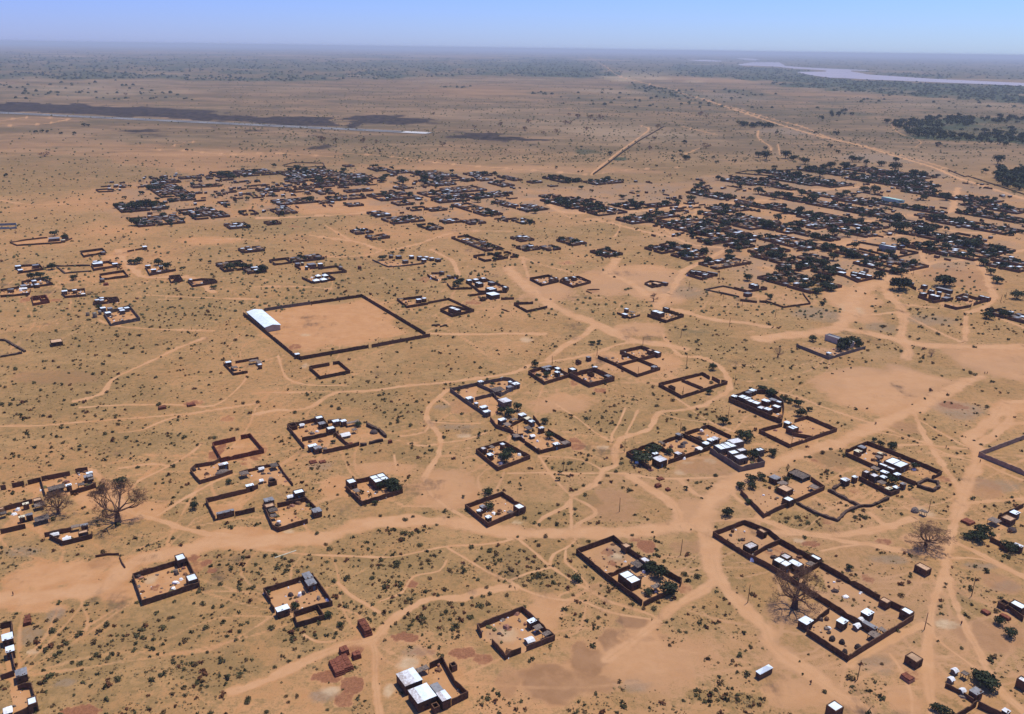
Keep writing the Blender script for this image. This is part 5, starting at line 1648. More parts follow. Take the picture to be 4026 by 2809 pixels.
for a0 in np.arange(60, L-200, 130): mark(a0, a0+60, 0, 3)
for o_ in (-21, 21): mark(0, L-10, o_, 2.2)
mark(L-70, L-6, 0, 34)
RIV = ["380,229 480,214 660,214 700,239 860,250 1010,257 1240,266 1260,272 1140,270 1138,276 1190,284 1250,296 1400,306 1700,326 2000,340 2500,362 2500,384 2100,364 1700,348 1450,337 1250,330 1100,321 1000,318 900,305 830,293 780,284 800,278 970,277 975,270 860,262 760,257 640,243 500,238 400,235",
       "40,199 160,197 280,204 270,209 140,207", "370,188 450,187 530,197 500,202 420,197"]
for i, q in enumerate(RIV):
    pl = [Vector((*G('Z', *map(float, w.split(','))), 1.2)) for w in q.split()]
    me = mesh_from('river', pl, [tuple(t) for t in tessellate_polygon([pl])], 'water'); put('river', me, kind='structure')

# ============================================================ walls
WM = dict(e='pale_earth', w='mud_brick', r='red_brick', c='concrete', f='thorn', b='blue_wall')
WD = dict(e='pale earth wall of', w='low mud brick wall around', r='new red brick wall of', c='grey concrete wall of', f='dark thorn brush around', b='bluish painted wall of')
def strip_short(s, n=16): return ' '.join(s.split()[:n])
for y in yards:
    if y['st'] == 'n': continue
    runs = [r for r in y['runs'] if len(r) > 1]
    th = .27 if y['st'] != 'f' else 1.1; secs = []
    D = np.linalg.norm(y['c'])
    for r in runs:
        V, F = wall_strip(r, y['h'], th, y['closed'] and len(runs) == 1, 1.5 if D < 700 else 5, .15 if y['st'] != 'f' else .35, 0 if y['st'] != 'f' else .45)
        secs.append(mesh_from('wall_section', V, F, WM[y['st']]))
    nmw = 'thorn_fence' if y['st'] == 'f' else 'yard_wall'; cat = 'fence' if y['st'] == 'f' else 'wall'
    pr = dict(label=f"{WD[y['st']]} {y['ph']}", category=cat, group='walls and fences around the yards')
    if len(secs) == 1: secs[0].name = nmw; put(nmw, secs[0], **pr)
    else:
        e = empty(nmw, y['c'][0], y['c'][1], **pr)
        for s in secs:
            s.transform(Matrix.Translation((-y['c'][0], -y['c'][1], 0))); put('wall_section', s, e)

# ============================================================ houses
DESC = dict(p='bright roofed parapet house', P='twin roofed parapet house', Q='four panel roofed house', m='white metal roofed house', M='large white roofed house', g='grey metal roofed shed',
            e='flat earth roofed house', s='grey straw shade shelter', t='white tarp covered hut', y='pale yellow roofed house', o='roofless mud room', d='dark round thatched hut', D='grey domed thatch hut',
            T='peaked white tent', V='white vaulted tent', B='long white roofed hall', Z='pale concrete house', X='pale walled community hall', W='aqua painted hall')
CATS = dict(g='shed', s='shelter', t='hut', o='ruin', d='hut', D='hut', T='tent', V='tent', B='hall', X='hall', W='hall')
NAMES = dict(g='metal_shed', s='shade_shelter', t='tarp_hut', o='roofless_room', d='thatched_hut', D='thatched_hut', T='tent', V='tent', B='hall', X='hall', W='hall', Z='concrete_house')
cand = []
for yi, y in enumerate(yards):
    for k, (ty, raw) in enumerate(y['hs']):
        h = HH[ty]; a, b = toks(raw, h); c, w, d = rect_from(a, b, y['th'], 2.0)
        cand.append(dict(t=ty, c=c, w=w, d=d, h=h, th=y['th'], a=yi, wm=WM[y['st']] if y['st'] in 'wrc' else 'mud_brick', s=yi*50+k, pr=1, n=y['st'] == 'n' and len(y['hs']) == 1))
# town blocks: plots, inner walls and rooms
bw = []; NY = len(yards)
for bi, bl in enumerate(blocks):
    r = random.Random(bi+900); a, b = bl['a'], bl['b']; u, v = frame(TH0); c0 = bl['c']-u*a/2-v*b/2
    q = lambda x, yv: c0+u*x+v*yv
    V0, F0 = [], []
    def addw(p1, p2, h):
        V, F = wall_strip([p1, p2], h, .4, False, 7, .15); n = len(V0); V0.extend(V); F0.extend([tuple(n+i for i in f) for f in F])
    cs = [q(0, 0), q(a, 0), q(a, b), q(0, b)]
    for i in range(4):
        p1, p2 = cs[i], cs[(i+1) % 4]; g = r.uniform(.3, .7); L = np.linalg.norm(p2-p1)
        addw(p1, p1+(p2-p1)*(g-1.2/L), 2.4); addw(p1+(p2-p1)*(g+1.2/L), p2, 2.4)
    na, nb = max(1, round(a/19)), max(1, round(b/19))
    for i in range(1, na):
        if r.random() < .85: addw(q(a*i/na, .4), q(a*i/na, b-.4), 2.0+.01*i)
    for j in range(1, nb):
        if r.random() < .85: addw(q(.4, b*j/nb), q(a-.4, b*j/nb), 1.9+.01*j)
    me = mesh_from('yard_wall', V0, F0, 'mud_brick')
    bw.append((me, bl))
    for i in range(na):
        for j in range(nb):
            x0, x1, y0, y1 = a*i/na+.6, a*(i+1)/na-.6, b*j/nb+.6, b*(j+1)/nb-.6
            if r.random() < .1: continue
            taken = []
            for k in range(r.randint(12, 20)):
                w, d = r.uniform(2.8, 6.2), r.uniform(2.6, 5.0)
                if w > x1-x0-1 or d > y1-y0-1: continue
                sd = r.randint(0, 6); x = r.uniform(x0, x1-w); yv = r.uniform(y0, y1-d)
                if sd == 0: x = x0
                if sd == 1: x = x1-w
                if sd == 2: yv = y0
                if sd == 3: yv = y1-d
                if any(x < t[1]+.3 and x+w > t[0]-.15 and yv < t[3]+.15 and yv+d > t[2]-.15 for t in taken): continue
                taken.append((x, x+w, yv, yv+d)); ty = r.choice('mmpggesssssooegg')
                cand.append(dict(t=ty, c=q(x+w/2, yv+d/2), w=w, d=d, h=HH[ty]-r.uniform(0, .5), th=TH0, a=NY+bi, wm='mud_brick', s=bi*100+k, pr=0, n=False))
for c_ in cand: c_['px'] = px_of(c_['c'])*math.sqrt(c_['w']*c_['d'])+(8 if c_['pr'] else 0)
cand.sort(key=lambda c: -c['px'])
SLOTS = list(MAT.keys()); ACC = {}
def acc(key, V, F, mi):
    a = ACC.setdefault(key, [[], [], [], 0]); a[0].append(np.asarray(V, np.float32)); a[1].append(np.asarray(F, np.int32)+a[3]); a[2].append(np.full(len(F), mi, np.int32)); a[3] += len(V)
items = []; DOORS = 0
for k, c_ in enumerate(cand):
    D = np.hypot(*c_['c']); near = D < 520 and k < 300
    parts = house_parts(c_['t'], c_['w'], c_['d'], c_['h'], c_['s'], near, c_['wm'])
    # local x along u, local y against v
    if k < 298:
        nm = NAMES.get(c_['t'], 'mud_house')
        e = empty(nm, c_['c'][0], c_['c'][1], 0, c_['th'], category=CATS.get(c_['t'], 'house'), group='houses and huts of the village')
        for pn, mb, mats in parts: put(pn, mb.mesh(pn, mats), e)
        if c_['n']: e['label'] = ANCH[c_['a']][1]
        else: items.append([e, DESC[c_['t']], c_['c'], c_['a']])
    else:
        cs, sn = math.cos(c_['th']), math.sin(c_['th'])
        for pn, mb, mats in parts:
            V = np.array(mb.V); X = V[:,0]*cs-V[:,1]*sn+c_['c'][0]; Y = V[:,0]*sn+V[:,1]*cs+c_['c'][1]
            Q = np.stack([X, Y, V[:,2]], 1); f4 = [f for f in mb.F if len(f) == 4]
            acc('distant_houses', Q, f4, SLOTS.index(mats[0]))
label_all(items, 'in')
for me, bl in bw: put('yard_wall', me, label=f"mud brick walls of dense {bl['ph']}", category='wall', group='walls and fences around the yards')
for k, (V, F, m_, n) in ACC.items():
    me = np_mesh(k, np.vstack(V), np.vstack(F), SLOTS, np.concatenate(m_)); put(k, me, kind='stuff')

# ============================================================ trees
def leaves(n, rx, rz, zc, size, seed, lobes=7):
    """scattered leaf clumps: small tilted quads on and in several lobes"""
    r = np.random.RandomState(seed); V = []; lc = []
    for k in range(lobes):
        a = 2*math.pi*k/lobes+r.rand(); q = .55*rx*(k > 0)*r.uniform(.7, 1.15); lc.append((q*math.cos(a), q*math.sin(a), zc+r.uniform(-.25, .3)*rz, r.uniform(.42, .62)))
    C = []
    for k in range(n):
        l = lc[r.randint(lobes)]; d = r.normal(size=3); d /= np.linalg.norm(d); d[2] = abs(d[2])*1.0 if r.rand() < .75 else d[2]; q = r.uniform(.72, 1.08)
        C.append((l[0]+d[0]*rx*l[3]*q, l[1]+d[1]*rx*l[3]*q, l[2]+d[2]*rz*l[3]*1.5*q, d))
    F = []
    for x, y, z, d in C:
        nv = Vector(d)+Vector(r.normal(size=3)*.5); nv.normalize(); t1 = nv.orthogonal().normalized(); t2 = nv.cross(t1); s = size*r.uniform(.6, 1.3); a0 = r.uniform(0, 6.28)
        b = len(V)
        for q in range(4):
            a = a0+q*math.pi/2; rr = s*r.uniform(.6, 1.1); V.append((x+rr*(t1.x*math.cos(a)+t2.x*math.sin(a)), y+rr*(t1.y*math.cos(a)+t2.y*math.sin(a)), z+rr*(t1.z*math.cos(a)+t2.z*math.sin(a))))
        F.append((b, b+1, b+2, b+3))
    return np.array(V), np.array(F)
def tube(p0, p1, r0, r1, n=5):
    p0, p1 = Vector(p0), Vector(p1); d = (p1-p0).normalized(); a = d.orthogonal().normalized(); b = d.cross(a); V = []
    for p, r in ((p0, r0), (p1, r1)):
        for k in range(n): t = 2*math.pi*k/n; V.append(tuple(p+(a*math.cos(t)+b*math.sin(t))*r))
    return V, [(k, (k+1) % n, n+(k+1) % n, n+k) for k in range(n)]
CROWN = []; TRUNK = []
for k in range(6):       # unit tree: crown radius 1
    flat = (.75, .9, 1.0, .7, 1.1, .85)[k]; zc = .82
    V, F = leaves(520, 1.0, flat*.75, zc, .13, 70+k, 8); CROWN.append(np_mesh('crown', V, F, 'leaf_dark'))
    mb = MB(); mb.add(*tube((0,0,-.05), (.05,.02,.55), .10, .07, 7))
    for j in range(5):
        a = 2*math.pi*j/5+k; mb.add(*tube((.05,.02,.5), (.5*math.cos(a), .5*math.sin(a), 1.0), .055, .02, 4))
    TRUNK.append(mb.mesh('trunk', ['bark']))
LOWT = [leaves(46, 1.0, .6, .75, .34, 170+k, 5) for k in range(4)]
trees = []
for ln in TREES.strip().splitlines():
    t = None
    for w in ln.split():
        if w[0].isupper(): t = w[0]; w = w[1:]
        x, y, r = map(float, w.split(','))
        if r < 4: continue
        rp = r/T[t][2]; c = G(t, x, y+r*.75); R = rp/px_of(c); R = min(R, 12)*(.95 if np.hypot(*c) > 600 else 1.0); trees.append((c, R, r/T[t][2]))
for bi, bl in enumerate(blocks):
    r = random.Random(bi+77)
    D = np.hypot(*bl['c']); right = bl['c'][0] > 60
    n = int(bl['a']*bl['b']/(95 if right else 160)*r.uniform(.7, 1.3)); u, v = frame(TH0)
    for k in range(n):
        c = bl['c']+u*bl['a']*r.uniform(-.56, .56)+v*bl['b']*r.uniform(-.58, .58); R = r.uniform(1.7, 4.6) if right else r.uniform(1.4, 3.7); trees.append((c, R, R*px_of(c)*.8))
trees.sort(key=lambda t: -t[2]); items = []
for k, (c, R, q) in enumerate(trees):
    rt = random.Random(k)
    if k < 295:
        e = empty('broadleaf_tree', c[0], c[1], 0, rt.uniform(0, 6.28), category='tree', group='broadleaf trees of the village'); i = rt.randrange(6)
        e.scale = (R, R, R*rt.uniform(.75, 1.05)); put('crown', CROWN[i], e); put('trunk', TRUNK[i], e)
        items.append([e, 'dark leafy round tree', c, None])
    else:
        V, F = LOWT[k % 4]; a = rt.uniform(0, 6.28); Q = V*R; Q = np.stack([Q[:,0]*math.cos(a)-Q[:,1]*math.sin(a)+c[0], Q[:,0]*math.sin(a)+Q[:,1]*math.cos(a)+c[1], Q[:,2]], 1)
        acc('distant_trees', Q, F, 0)
label_all(items, 'by')

# woods and lone trees far out on the plain
def rand_ground(n, y0, y1, seed, x0=-250, x1=PW+250):
    r = np.random.RandomState(seed); X = r.uniform(x0, x1, n)-PW/2; Y = -(r.uniform(y0, y1, n)-PH/2)
    x2 = CR*X-SR*Y; y2 = SR*X+CR*Y; dz = -SP*FPX+CP*y2; dy = CP*FPX+SP*y2; ok = dz < -12; k = -CAM_H/dz[ok]
    return np.stack([x2[ok]*k, dy[ok]*k], 1)
def scatter(key, P, R, protos, mi=0, flat=1.0, seed=0):
    r = np.random.RandomState(seed); n = len(P)
    for k, (V, F) in enumerate(protos):
        J = np.arange(k, n, len(protos))
        if not len(J): continue
        a = r.uniform(0, 6.28, len(J)); s = R[J]; c, sn = np.cos(a)*s, np.sin(a)*s
        X = V[None,:,0]*c[:,None]-V[None,:,1]*sn[:,None]+P[J,0][:,None]; Y = V[None,:,0]*sn[:,None]+V[None,:,1]*c[:,None]+P[J,1][:,None]; Z = V[None,:,2]*s[:,None]*flat*r.uniform(.8, 1.2, len(J))[:,None]
        Q = np.stack([X, Y, Z], 2).reshape(-1, 3); FF = (F[None]+(np.arange(len(J))*len(V))[:,None,None]).reshape(-1, F.shape[1]); acc(key, Q, FF, mi)
def blob(seed, n=6):
    r = np.random.RandomState(seed); V = [(0, 0, r.uniform(.8, 1.1))]
    for ring, (rad, z) in enumerate(((.75, .72), (1.0, .2))):
        for i in range(n): a = 2*math.pi*i/n+r.uniform(-.25, .25); q = rad*r.uniform(.75, 1.2); V.append((q*math.cos(a), q*math.sin(a), z*r.uniform(.7, 1.2)))
    F = []
    for i in range(n): j = (i+1) % n; F.append((0, 1+i, 1+j, 1+j)); F.append((1+i, 1+n+i, 1+n+j, 1+j))
    return np.array(V), np.array([f if f[2] != f[3] else (f[0], f[1], f[2], f[1]) for f in F])
def blob3(seed, n=6):
    V, F = blob(seed, n); T3 = []
    for i in range(n):
        j = (i+1) % n; T3 += [(0, 1+i, 1+j), (1+i, 1+n+i, 1+n+j), (1+i, 1+n+j, 1+j)]
    return V, np.array(T3)
BL = [blob3(k, 6) for k in range(5)]; BL5 = [blob3(40+k, 4) for k in range(5)]

P = rand_ground(26000, 205, 430, 5); F_ = fields(P); k = F_['veg'] > RS.uniform(.3, .95, len(P)); P1 = P[k]
rvp = [np.array([G('Z', *map(float, w.split(','))) for w in q.split()]) for q in RIV]
P1 = P1[~np.any([inpoly(P1+np.array([0, o_]), pg) for pg in rvp for o_ in (0, 250)], axis=0)]
P2 = rand_ground(15000, 235, 1250, 8); cl = fbm(P2, 120, 81)*.6+fbm(P2, 30, 83)*.5; k = (cl > RS.uniform(.3, .95, len(P2))); F_ = fields(P2); P2 = P2[k & (F_['road'] < .16) & (F_['burnt'] < .5)]
D1 = np.hypot(*P1.T); R1 = RS.uniform(2.5, 6.5, len(P1))*(1+D1/9000)
P3 = rand_ground(16000, 290, 640, 18, 900); F3 = fields(P3); cl3 = fbm(P3, 90, 87)*.5+fbm(P3, 25, 89)*.5
P3 = P3[(cl3 > RS.uniform(.38, .75, len(P3))) & (F3['road'] < .15) & (F3['burnt'] < .4)]; D3 = np.hypot(*P3.T); P3 = P3[D3 > 1150]; P2 = np.vstack([P2, P3])
R2 = RS.uniform(.5, 1.5, len(P2))*(1+smooth(np.hypot(*P2.T), 900, 2500)*1.1)
ACC2 = ACC.get('distant_trees')
ACC.clear()
scatter('far_wood', P1, R1, BL, 0, 1.1, 1)
m_, = [ACC.pop('far_wood')]
put('far_wood', np_mesh('far_wood', np.vstack(m_[0]), np.vstack(m_[1]), 'leaf_far'), kind='stuff')
scatter('plain_trees', P2, R2, BL, 0, 1.2, 2); m_ = ACC.pop('plain_trees')
put('distant_scrub', np_mesh('distant_scrub', np.vstack(m_[0]), np.vstack(m_[1]), 'leaf_shrub'), kind='stuff')
# dense grove patches on the right, read as one mass of crowns
gp = []
for pg, n in (('1415,625 1480,610 1600,602 1730,578 1850,580 1960,590 1960,640 1800,640 1700,660 1850,700 1990,745 1900,745 1700,735 1560,715 1480,690 1430,655', 190), ('1970,600 2100,585 2400,580 2400,640 2100,625 1980,615', 45), ('1960,735 2050,700 2100,680 2400,760 2400,800 2200,780 2050,760', 40), ('1850,670 2020,660 2200,650 2300,730 2100,740 1900,720', 22),
              ('2110,955 2160,935 2400,930 2400,1100 2200,1060 2120,1010', 60), ('980,560 1120,545 1160,580 1010,590', 10), ('390,630 600,635 620,655 400,650', 22)):
    pl = np.array(toks(' '.join('Z'+w for w in pg.split()))); q = RS.uniform(pl.min(0), pl.max(0), (n*9, 2)); q = q[inpoly(q, pl)][:n]; gp.append(q)
gp = np.vstack(gp); scatter('grove', gp, RS.uniform(5, 9.5, len(gp)), [leaves(90, 1, .75, .72, .24, 300+k, 6) for k in range(4)], 0, 1.0, 3); m_ = ACC.pop('grove')
put('far_grove', np_mesh('far_grove', np.vstack(m_[0]), np.vstack(m_[1]), 'leaf_dark'), kind='stuff')
if ACC2: put('distant_trees', np_mesh('distant_trees', np.vstack(ACC2[0]), np.vstack(ACC2[1]), 'leaf_dark'), kind='stuff')

# baobabs
def baobab(seed, H, Rr, levels, fat):
    r = random.Random(seed); tr = MB(); br = MB()
    tr.add(*tube((0,0,-.1), (0,0,H*.10), fat*1.25, fat, 10)); tr.add(*tube((0,0,H*.10), (0,0,H*.30), fat, fat*.75, 10))
    def grow(p, d, L, rad, lv):
        n = 2; q = p
        for s in range(n):
            d = (d+Vector((r.uniform(-.28,.28), r.uniform(-.28,.28), r.uniform(-.12,.25)))).normalized()
            e = q+d*L/n; br.add(*tube(q, e, rad*(1-.25*s/n), rad*(1-.25*(s+1)/n), 5 if lv < 2 else 3)); q = e
        if lv >= levels:
            for k in range(6 if levels > 4 else 3):      # fine end twigs
                a = d+Vector((r.uniform(-1, 1), r.uniform(-1, 1), r.uniform(-.8, .9))); e = q+a.normalized()*L*r.uniform(.5, 1.25); w_ = a.orthogonal().normalized()*max(.035, rad*.5)
                br.add([tuple(q-w_), tuple(q+w_), tuple(e)], [(0, 1, 2)])
            return
        for k in range(r.choice((2, 3, 3)) if lv < levels-1 else (4 if levels > 4 else 3)):
            s = .95 if lv < 1 else 1.15
            nd = (d+Vector((r.uniform(-s, s), r.uniform(-s, s), r.uniform(-.35, .65)))).normalized(); grow(q, nd, L*r.uniform(.6, .82), rad*r.uniform(.48, .6), lv+1)
    m = 9
    for k in range(m):
        a = 2*math.pi*k/m+r.uniform(-.3, .3); el = r.choice((r.uniform(-.05, .35), r.uniform(.5, 1.2))); d = Vector((math.cos(a)*math.cos(el), math.sin(a)*math.cos(el), math.sin(el)))
        grow(Vector((math.cos(a)*fat*.4, math.sin(a)*fat*.4, H*.26)), d, H*.26, fat*.42, 0)
    V = np.array(br.V); hr = np.hypot(V[:,0], V[:,1]); sxy = Rr/np.percentile(hr, 95); sz = (H*.98)/V[:,2].max()
    V[:,0] *= sxy; V[:,1] *= sxy; V[:,2] *= sz; br.V = [tuple(v) for v in V]
    return tr.mesh('trunk', ['bark']), br.mesh('branches', ['twig'])
BAO = [baobab(500+k, 1.0, .62, 3, .06) for k in range(3)]
items = []; NB = {0: 'broad bare grey baobab, dense branches', 1: 'dark bare baobab over yard walls', 2: 'leaning bare baobab against long wall', 3: 'wide spreading bare baobab near fork', 4: 'small stubby baobab on sandy wash'}
bi = 0
for w in BAOBABS.split():
    if w[0].isupper(): t = w[0]; w = w[1:]
    x, y, hw, hh = map(float, w.split(',')); c = G(t, x, y); s = px_of(c); R = hw/T[t][2]/s
    a, b, cc = ray(t, x, y-hh); H = (CAM_H+c[1]/b*cc)*.86
    H = max(4, min(H, 30)); D = np.hypot(*c)
    if D < 700: trm, brm = baobab(bi, H, R, 5 if D < 520 else 3, H*.062)
    else: trm, brm = BAO[bi % 3]
    e = empty('baobab_tree', c[0], c[1], 0, 0 if D < 700 else bi*1.3, category='tree', group='leafless baobab trees')
    if D >= 700: e.scale = (R/.62, R/.62, H)
    put('trunk', trm, e); put('branches', brm, e)
    items.append([e, 'bare leafless baobab tree', c, None]); bi += 1
label_all(items, 'near')

# loose huts, wall stubs and small trees between the blocks
TP = [pg for kd, s, pg in polys if kd == 'town']; q = np.vstack([RS.uniform(pg.min(0), pg.max(0), (2200, 2)) for pg in TP]); RS.shuffle(q)
q = q[np.any([inpoly(q, pg) for pg in TP], axis=0)]; fq = fields(q); q = q[(fq['road'] < .3)]
bc = np.array([b['c'] for b in blocks]); u0, v0 = frame(TH0); ba = np.array([(b['a'], b['b']) for b in blocks])
dq = q[:,None,:]-bc[None]; ins_ = (np.abs(dq@u0) < ba[:,0]/2+2) & (np.abs(dq@v0) < ba[:,1]/2+2); q = q[~ins_.any(1)]
loose = q[:900]
cl_ = fbm(loose, 60, 111); loose = loose[cl_ > .45]
MBL = MB(); MBT = []
rl = random.Random(4)
for p in loose:
    if p[0] < 60 and rl.random() < .6: continue
    cs, sn = math.cos(TH0), math.sin(TH0)
    for _ in range(rl.randint(1, 4)):
        o_ = p+np.array([rl.uniform(-9, 9), rl.uniform(-9, 9)])
        if rl.random() < .35:
            L = rl.uniform(6, 16); k = rl.choice((0, 1)); e_ = o_+(u0 if k else v0)*L; V, F = wall_strip([o_, e_], rl.uniform(1.8, 2.4), .4, False, 6, .2); MBL.add(V, F, SLOTS.index('mud_brick'))
        else:
            ty = rl.choice('mgpesssgo'); w_, d_ = rl.uniform(2.6, 5.5), rl.uniform(2.4, 4.5)
            for pn, mb, mats in house_parts(ty, w_, d_, HH[ty]-rl.uniform(0, .5), rl.randrange(9999), False, 'mud_brick'):
                V = [(x*cs-y*sn+o_[0], x*sn+y*cs+o_[1], z) for x, y, z in mb.V]; MBL.add(V, mb.F, SLOTS.index(mats[0]))
    if rl.random() < .5: MBT.append((p+np.array([rl.uniform(-8, 8), rl.uniform(-8, 8)]), rl.uniform(1.2, 3.2)))
put('loose_huts', mesh_from('loose_huts', MBL.V, MBL.F, SLOTS, MBL.M), kind='stuff')
scatter('small_trees', np.array([a for a, b in MBT]), np.array([b for a, b in MBT]), LOWT, 0, 1, 44); m_ = ACC.pop('small_trees')
put('small_trees', np_mesh('small_trees', np.vstack(m_[0]), np.vstack(m_[1]), 'leaf_dark'), kind='stuff')
# household clutter in the yards: pots, firewood, bundles, rubble
rl = random.Random(8); cb = MB(); CM = ['mud_brick', 'dark_thatch', 'wood', 'straw', 'tarp', 'leaf_olive', 'rubble']
for y in yards:
    if len(y['hs']) < 2 or np.hypot(*y['c']) > 800: continue
    pg = np.array([p for r in y['runs'] for p in r]); lo, hi = pg.min(0), pg.max(0)
    if (hi-lo).max() > 80: lo, hi = y['c']-14, y['c']+14
    n_ = int(min(110, (hi-lo).prod()/8))
    for _ in range(n_):
        p = np.array([rl.uniform(lo[0], hi[0]), rl.uniform(lo[1], hi[1])])
        if not inpoly(p[None], pg)[0]: continue
        s = rl.choice((.2, .3, .3, .45, .45, .8, 1.1)); V, F = dome(s*2*rl.uniform(.7, 1.6), s*2, s*rl.uniform(.6, 1.4), rl.randrange(9999), 5, 2, .25); cb.add([(a+p[0], b+p[1], z) for a, b, z in V], F, rl.randrange(len(CM)))
put('yard_clutter', mesh_from('yard_clutter', cb.V, cb.F, CM, cb.M), kind='stuff')

# ============================================================ shrubs
SHP = [leaves(150, 1.0, .62, .42, .20, 900+k, 6) for k in range(6)]; SHL = [leaves(26, 1.0, .6, .38, .42, 950+k, 4) for k in range(5)]
SHM = [[np_mesh('shrub', V, F, m) for V, F in SHP] for m in ('leaf_olive', 'leaf_shrub', 'leaf_brown')]
sh = []
for w in SHRUBS.split():
    if w[0].isupper(): t = w[0]; w = w[1:]
    x, y, r = map(float, w.split(','))
    if r < 4: continue
    c = G(t, x, y+r*.25); R = r/T[t][2]/px_of(c)*.64*random.Random(int(x+y)).uniform(.7, 1.15)
    n = 1 if R < 1.6 else 2
    rr = random.Random(int(x*7+y))
    for k in range(n if R < 2.6 else 3):
        a = rr.uniform(0, 6.28); q = 0 if n == 1 else R*.55; sh.append((c+np.array([math.cos(a), math.sin(a)])*q, R if n == 1 else R*rr.uniform(.45, .68)))
sh.sort(key=lambda s: -s[1]*px_of(s[0])); items = []
for k, (c, R) in enumerate(sh):
    rt = random.Random(k+5000)
    if k < 290:
        dk = rt.choice((0, 1, 1, 2)); o = put('shrub', SHM[dk][rt.randrange(6)], category='shrub', group='low shrubs on the dry ground'); o.location = (c[0], c[1], 0); o.rotation_euler = (0, 0, rt.uniform(0, 6.28)); o.scale = (R*rt.uniform(.8, 1.2), R, R*rt.uniform(.7, 1.1))
        items.append([o, ('low olive dry shrub', 'low dark green shrub', 'low brown dry shrub')[dk], c, None])
label_all(items, 'by')
rest = sh[290:]; Pq = np.array([s[0] for s in rest]); Rq = np.array([s[1] for s in rest])
scatter('scrub', Pq, Rq, SHL, 0, 1, 4)
# countless tufts and small bushes on the grassy soil
P = rand_ground(150000, 620, 2900, 33); F_ = fields(P); D = np.hypot(*P.T)
den = F_['grass']*1.35-.2+(fbm(P, 14, 91)-.5)*1.7+(fbm(P, 3.5, 95)-.5)*.9
k = (den > RS.uniform(.42, 1.35, len(P))) & (F_['road'] < .3) & (F_['red'] < .3) & (F_['stain'] < .4)
P = P[k]; R = .12+RS.exponential(.22, len(P)); R = np.minimum(R, 1.3); R *= 1+.35*smooth(np.hypot(*P.T), 300, 900); big = R > .62
kd = RS.randint(0, 5, len(P)); kd[big & (kd == 4)] = 0; ms = ['leaf_olive', 'leaf_brown', 'leaf_red', 'leaf_shrub', 'tuft', 'tuft']
for i in range(4):
    j = big & (np.minimum(kd, 3) == i)
    if j.any(): scatter('scrub', P[j], R[j], SHL, i, .9, 6+i)
m_ = ACC.pop('scrub'); put('low_scrub', np_mesh('low_scrub', np.vstack(m_[0]), np.vstack(m_[1]), ms, np.concatenate(m_[2])), kind='stuff')
for i in range(5):
    j = ~big & (kd == i)
    scatter('tufts', P[j], R[j], BL5, (4, 1, 4, 4, 1)[i], .8, 17+i)
m_ = ACC.pop('tufts'); put('dry_grass', np_mesh('dry_grass', np.vstack(m_[0]), np.vstack(m_[1]), ms, np.concatenate(m_[2])), kind='stuff')

# ============================================================ poles, brick stacks, people
items = []
for w in POLES.split():
    if w[0].isupper(): t = w[0]; w = w[1:]
    x, y, yt = map(float, w.split(',')); c = G(t, x, y); a, b, cc = ray(t, x, yt); H = CAM_H+c[1]/b*cc; H = max(5, min(H, 11)); D = np.hypot(*c)
    mb = MB(); f = .16 if D < 500 else .2; mb.add(*tube((0,0,-.1), (random.uniform(-.2,.3), 0, H), f, f*.65, 7)); o = put('utility_pole', mb.mesh('utility_pole', ['wood']), category='pole', group='wooden utility poles'); o.location = (c[0], c[1], 0)
    items.append([o, 'thin wooden utility pole', c, None])
label_all(items, 'by')
items = []
for w in STACKS.split():
    if w[0].isupper(): t = w[0]; w = w[1:]
    v_ = list(map(float, w.split(','))); h = v_[4]; a, b = G(t, v_[0], v_[1], h), G(t, v_[2], v_[3], h); c, ww, dd = rect_from(a, b, TH0-.05, 1.5)
    r = random.Random(int(v_[0])); e = empty('brick_stack', c[0], c[1], 0, TH0-.05, category='brick stack', group='stacks of fired bricks'); n = max(2, int(max(ww, dd)/1.1)); lay = 3
    for l in range(lay):
        mb = MB(); s = 1-.05*l
        for i in range(n):
            for j in range(2):
                if ww >= dd: x0, x1, y0, y1 = -ww/2+ww*i/n, -ww/2+ww*(i+1)/n-.06, -dd/2+dd*j/2, -dd/2+dd*(j+1)/2-.06
                else: x0, x1, y0, y1 = -ww/2+ww*j/2, -ww/2+ww*(j+1)/2-.06, -dd/2+dd*i/n, -dd/2+dd*(i+1)/n-.06
                k = r.uniform(-.05, .05); mb.box(x0*s+k, x1*s+k, y0*s, y1*s, h*l/lay-.02*(l > 0) if l else -.05, h*(l+1)/lay-r.uniform(0, .22 if l == lay-1 else .02)-.03)
        put('brick_course', mb.mesh('brick_course', ['red_brick' if v_[4] != 1.6 or r.random() < .6 else 'rubble']), e)
    items.append([e, 'stack of red brown bricks', c, None])
label_all(items, 'by')

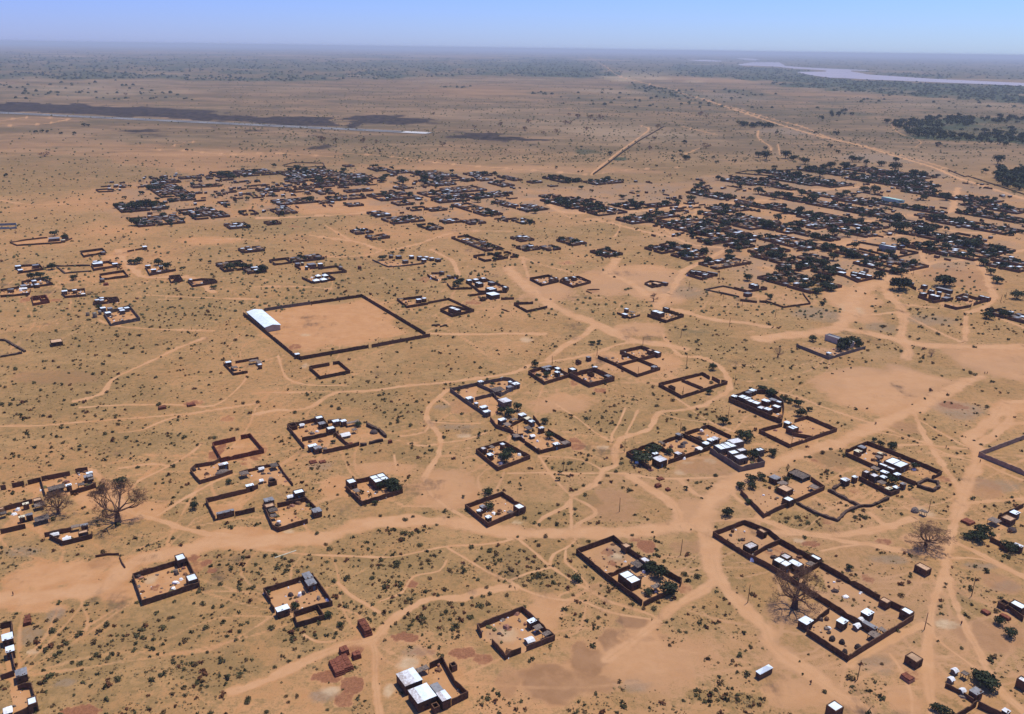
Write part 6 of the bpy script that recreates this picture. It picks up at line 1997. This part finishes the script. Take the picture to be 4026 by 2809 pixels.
# one walking figure, grown from a skeleton and shared
def person_mesh():
    J = [(0,0,.95),(0,0,1.15),(0,0,1.40),(0,0,1.50),(0,.01,1.60),(0,.01,1.70), (.10,0,.90),(.12,.10,.50),(.12,.02,.06),(.12,.16,.03), (-.10,0,.90),(-.12,-.02,.50),(-.12,-.16,.08),(-.12,-.04,.03), (.19,0,1.40),(.25,-.06,1.12),(.24,.08,.88), (-.19,0,1.40),(-.25,.06,1.12),(-.24,.14,.88)]
    E = [(0,1),(1,2),(2,3),(3,4),(4,5),(0,6),(6,7),(7,8),(8,9),(0,10),(10,11),(11,12),(12,13),(2,14),(14,15),(15,16),(2,17),(17,18),(18,19)]
    Rd = [.15,.14,.17,.06,.10,.08,.10,.065,.045,.04,.10,.065,.045,.04,.07,.045,.035,.07,.045,.035]
    me = bpy.data.meshes.new('body'); me.from_pydata(J, E, []); o = bpy.data.objects.new('body_source', me); COL.objects.link(o)
    md = o.modifiers.new('skin', 'SKIN')
    for i, v in enumerate(me.skin_vertices[0].data): v.radius = (Rd[i], Rd[i]*.85); v.use_root = i == 0
    o.modifiers.new('sub', 'SUBSURF').levels = 1
    ev = o.evaluated_get(bpy.context.evaluated_depsgraph_get()); m2 = bpy.data.meshes.new_from_object(ev)
    bpy.data.objects.remove(o); m2.materials.clear(); m2.materials.append(MAT['skin']); return m2
pm = person_mesh(); pm.name = 'body'; items = []
rob = MB(); n = 10
for z, r_ in ((.45, .27), (.95, .21), (1.15, .19), (1.42, .23), (1.48, .12)):
    for i in range(n): a = 2*math.pi*i/n; rob.V.append((r_*math.cos(a), r_*.8*math.sin(a), z))
for k in range(4):
    for i in range(n): j = (i+1) % n; rob.F.append((k*n+i, k*n+j, (k+1)*n+j, (k+1)*n+i)); rob.M.append(0)
rob = rob.mesh('robe', ['cloth'])
for w in PEOPLE.split():
    if w[0].isupper(): t = w[0]; w = w[1:]
    x, y = map(float, w.split(',')); c = G(t, x, y); e = empty('person', c[0], c[1], .02, random.uniform(0, 6.28), category='person', group='people walking on the tracks'); put('body', pm, e); put('robe', rob, e); items.append([e, 'person in dark robe walking', c, None])
label_all(items, 'near')
# pale lying log and beached slab beside the main track
a, b = G('B', 168, 215), G('B', 360, 150); V, F = tube((*a, .12), (*b, .12), .26, .22, 8); put('pale_beam', mesh_from('pale_beam', V, F, 'yellow_sheet'), label='long pale beam lying beside the wide sandy road', category='beam')

for o in bpy.data.objects:
    l = o.get('label')
    if l and len(l.split()) > 16: print('LONG', len(l.split()), l)
from collections import Counter
for l, n in Counter(o['label'] for o in bpy.data.objects if o.get('label')).items():
    if n > 1: print('DUP', n, l)
print('COUNT houses', len(cand), 'trees', len(trees), 'shrubs', len(sh), 'blocks', len(blocks), 'tris', sum(sum(len(p.vertices)-2 for p in m.polygons) if len(m.polygons) < 3000 else len(m.polygons)*(m.polygons[0].loop_total-2) for m in bpy.data.meshes))

# ============================================================ air
hm = bpy.data.materials.new('haze'); hm.use_nodes = True; n = hm.node_tree; n.nodes.clear()
vo = n.nodes.new('ShaderNodeVolumePrincipled'); vo.inputs['Color'].default_value = (.80, .90, 1.0, 1); vo.inputs['Density'].default_value = HAZE; vo.inputs['Anisotropy'].default_value = .1
oo = n.nodes.new('ShaderNodeOutputMaterial'); n.links.new(vo.outputs[0], oo.inputs['Volume'])
mb = MB(); mb.box(-59500, 59500, -2500, 71500, -1.5, CAM_H+12); me = bpy.data.meshes.new('haze'); me.from_pydata(mb.V, [], mb.F); me.materials.append(hm); put('haze', me, kind='stuff')
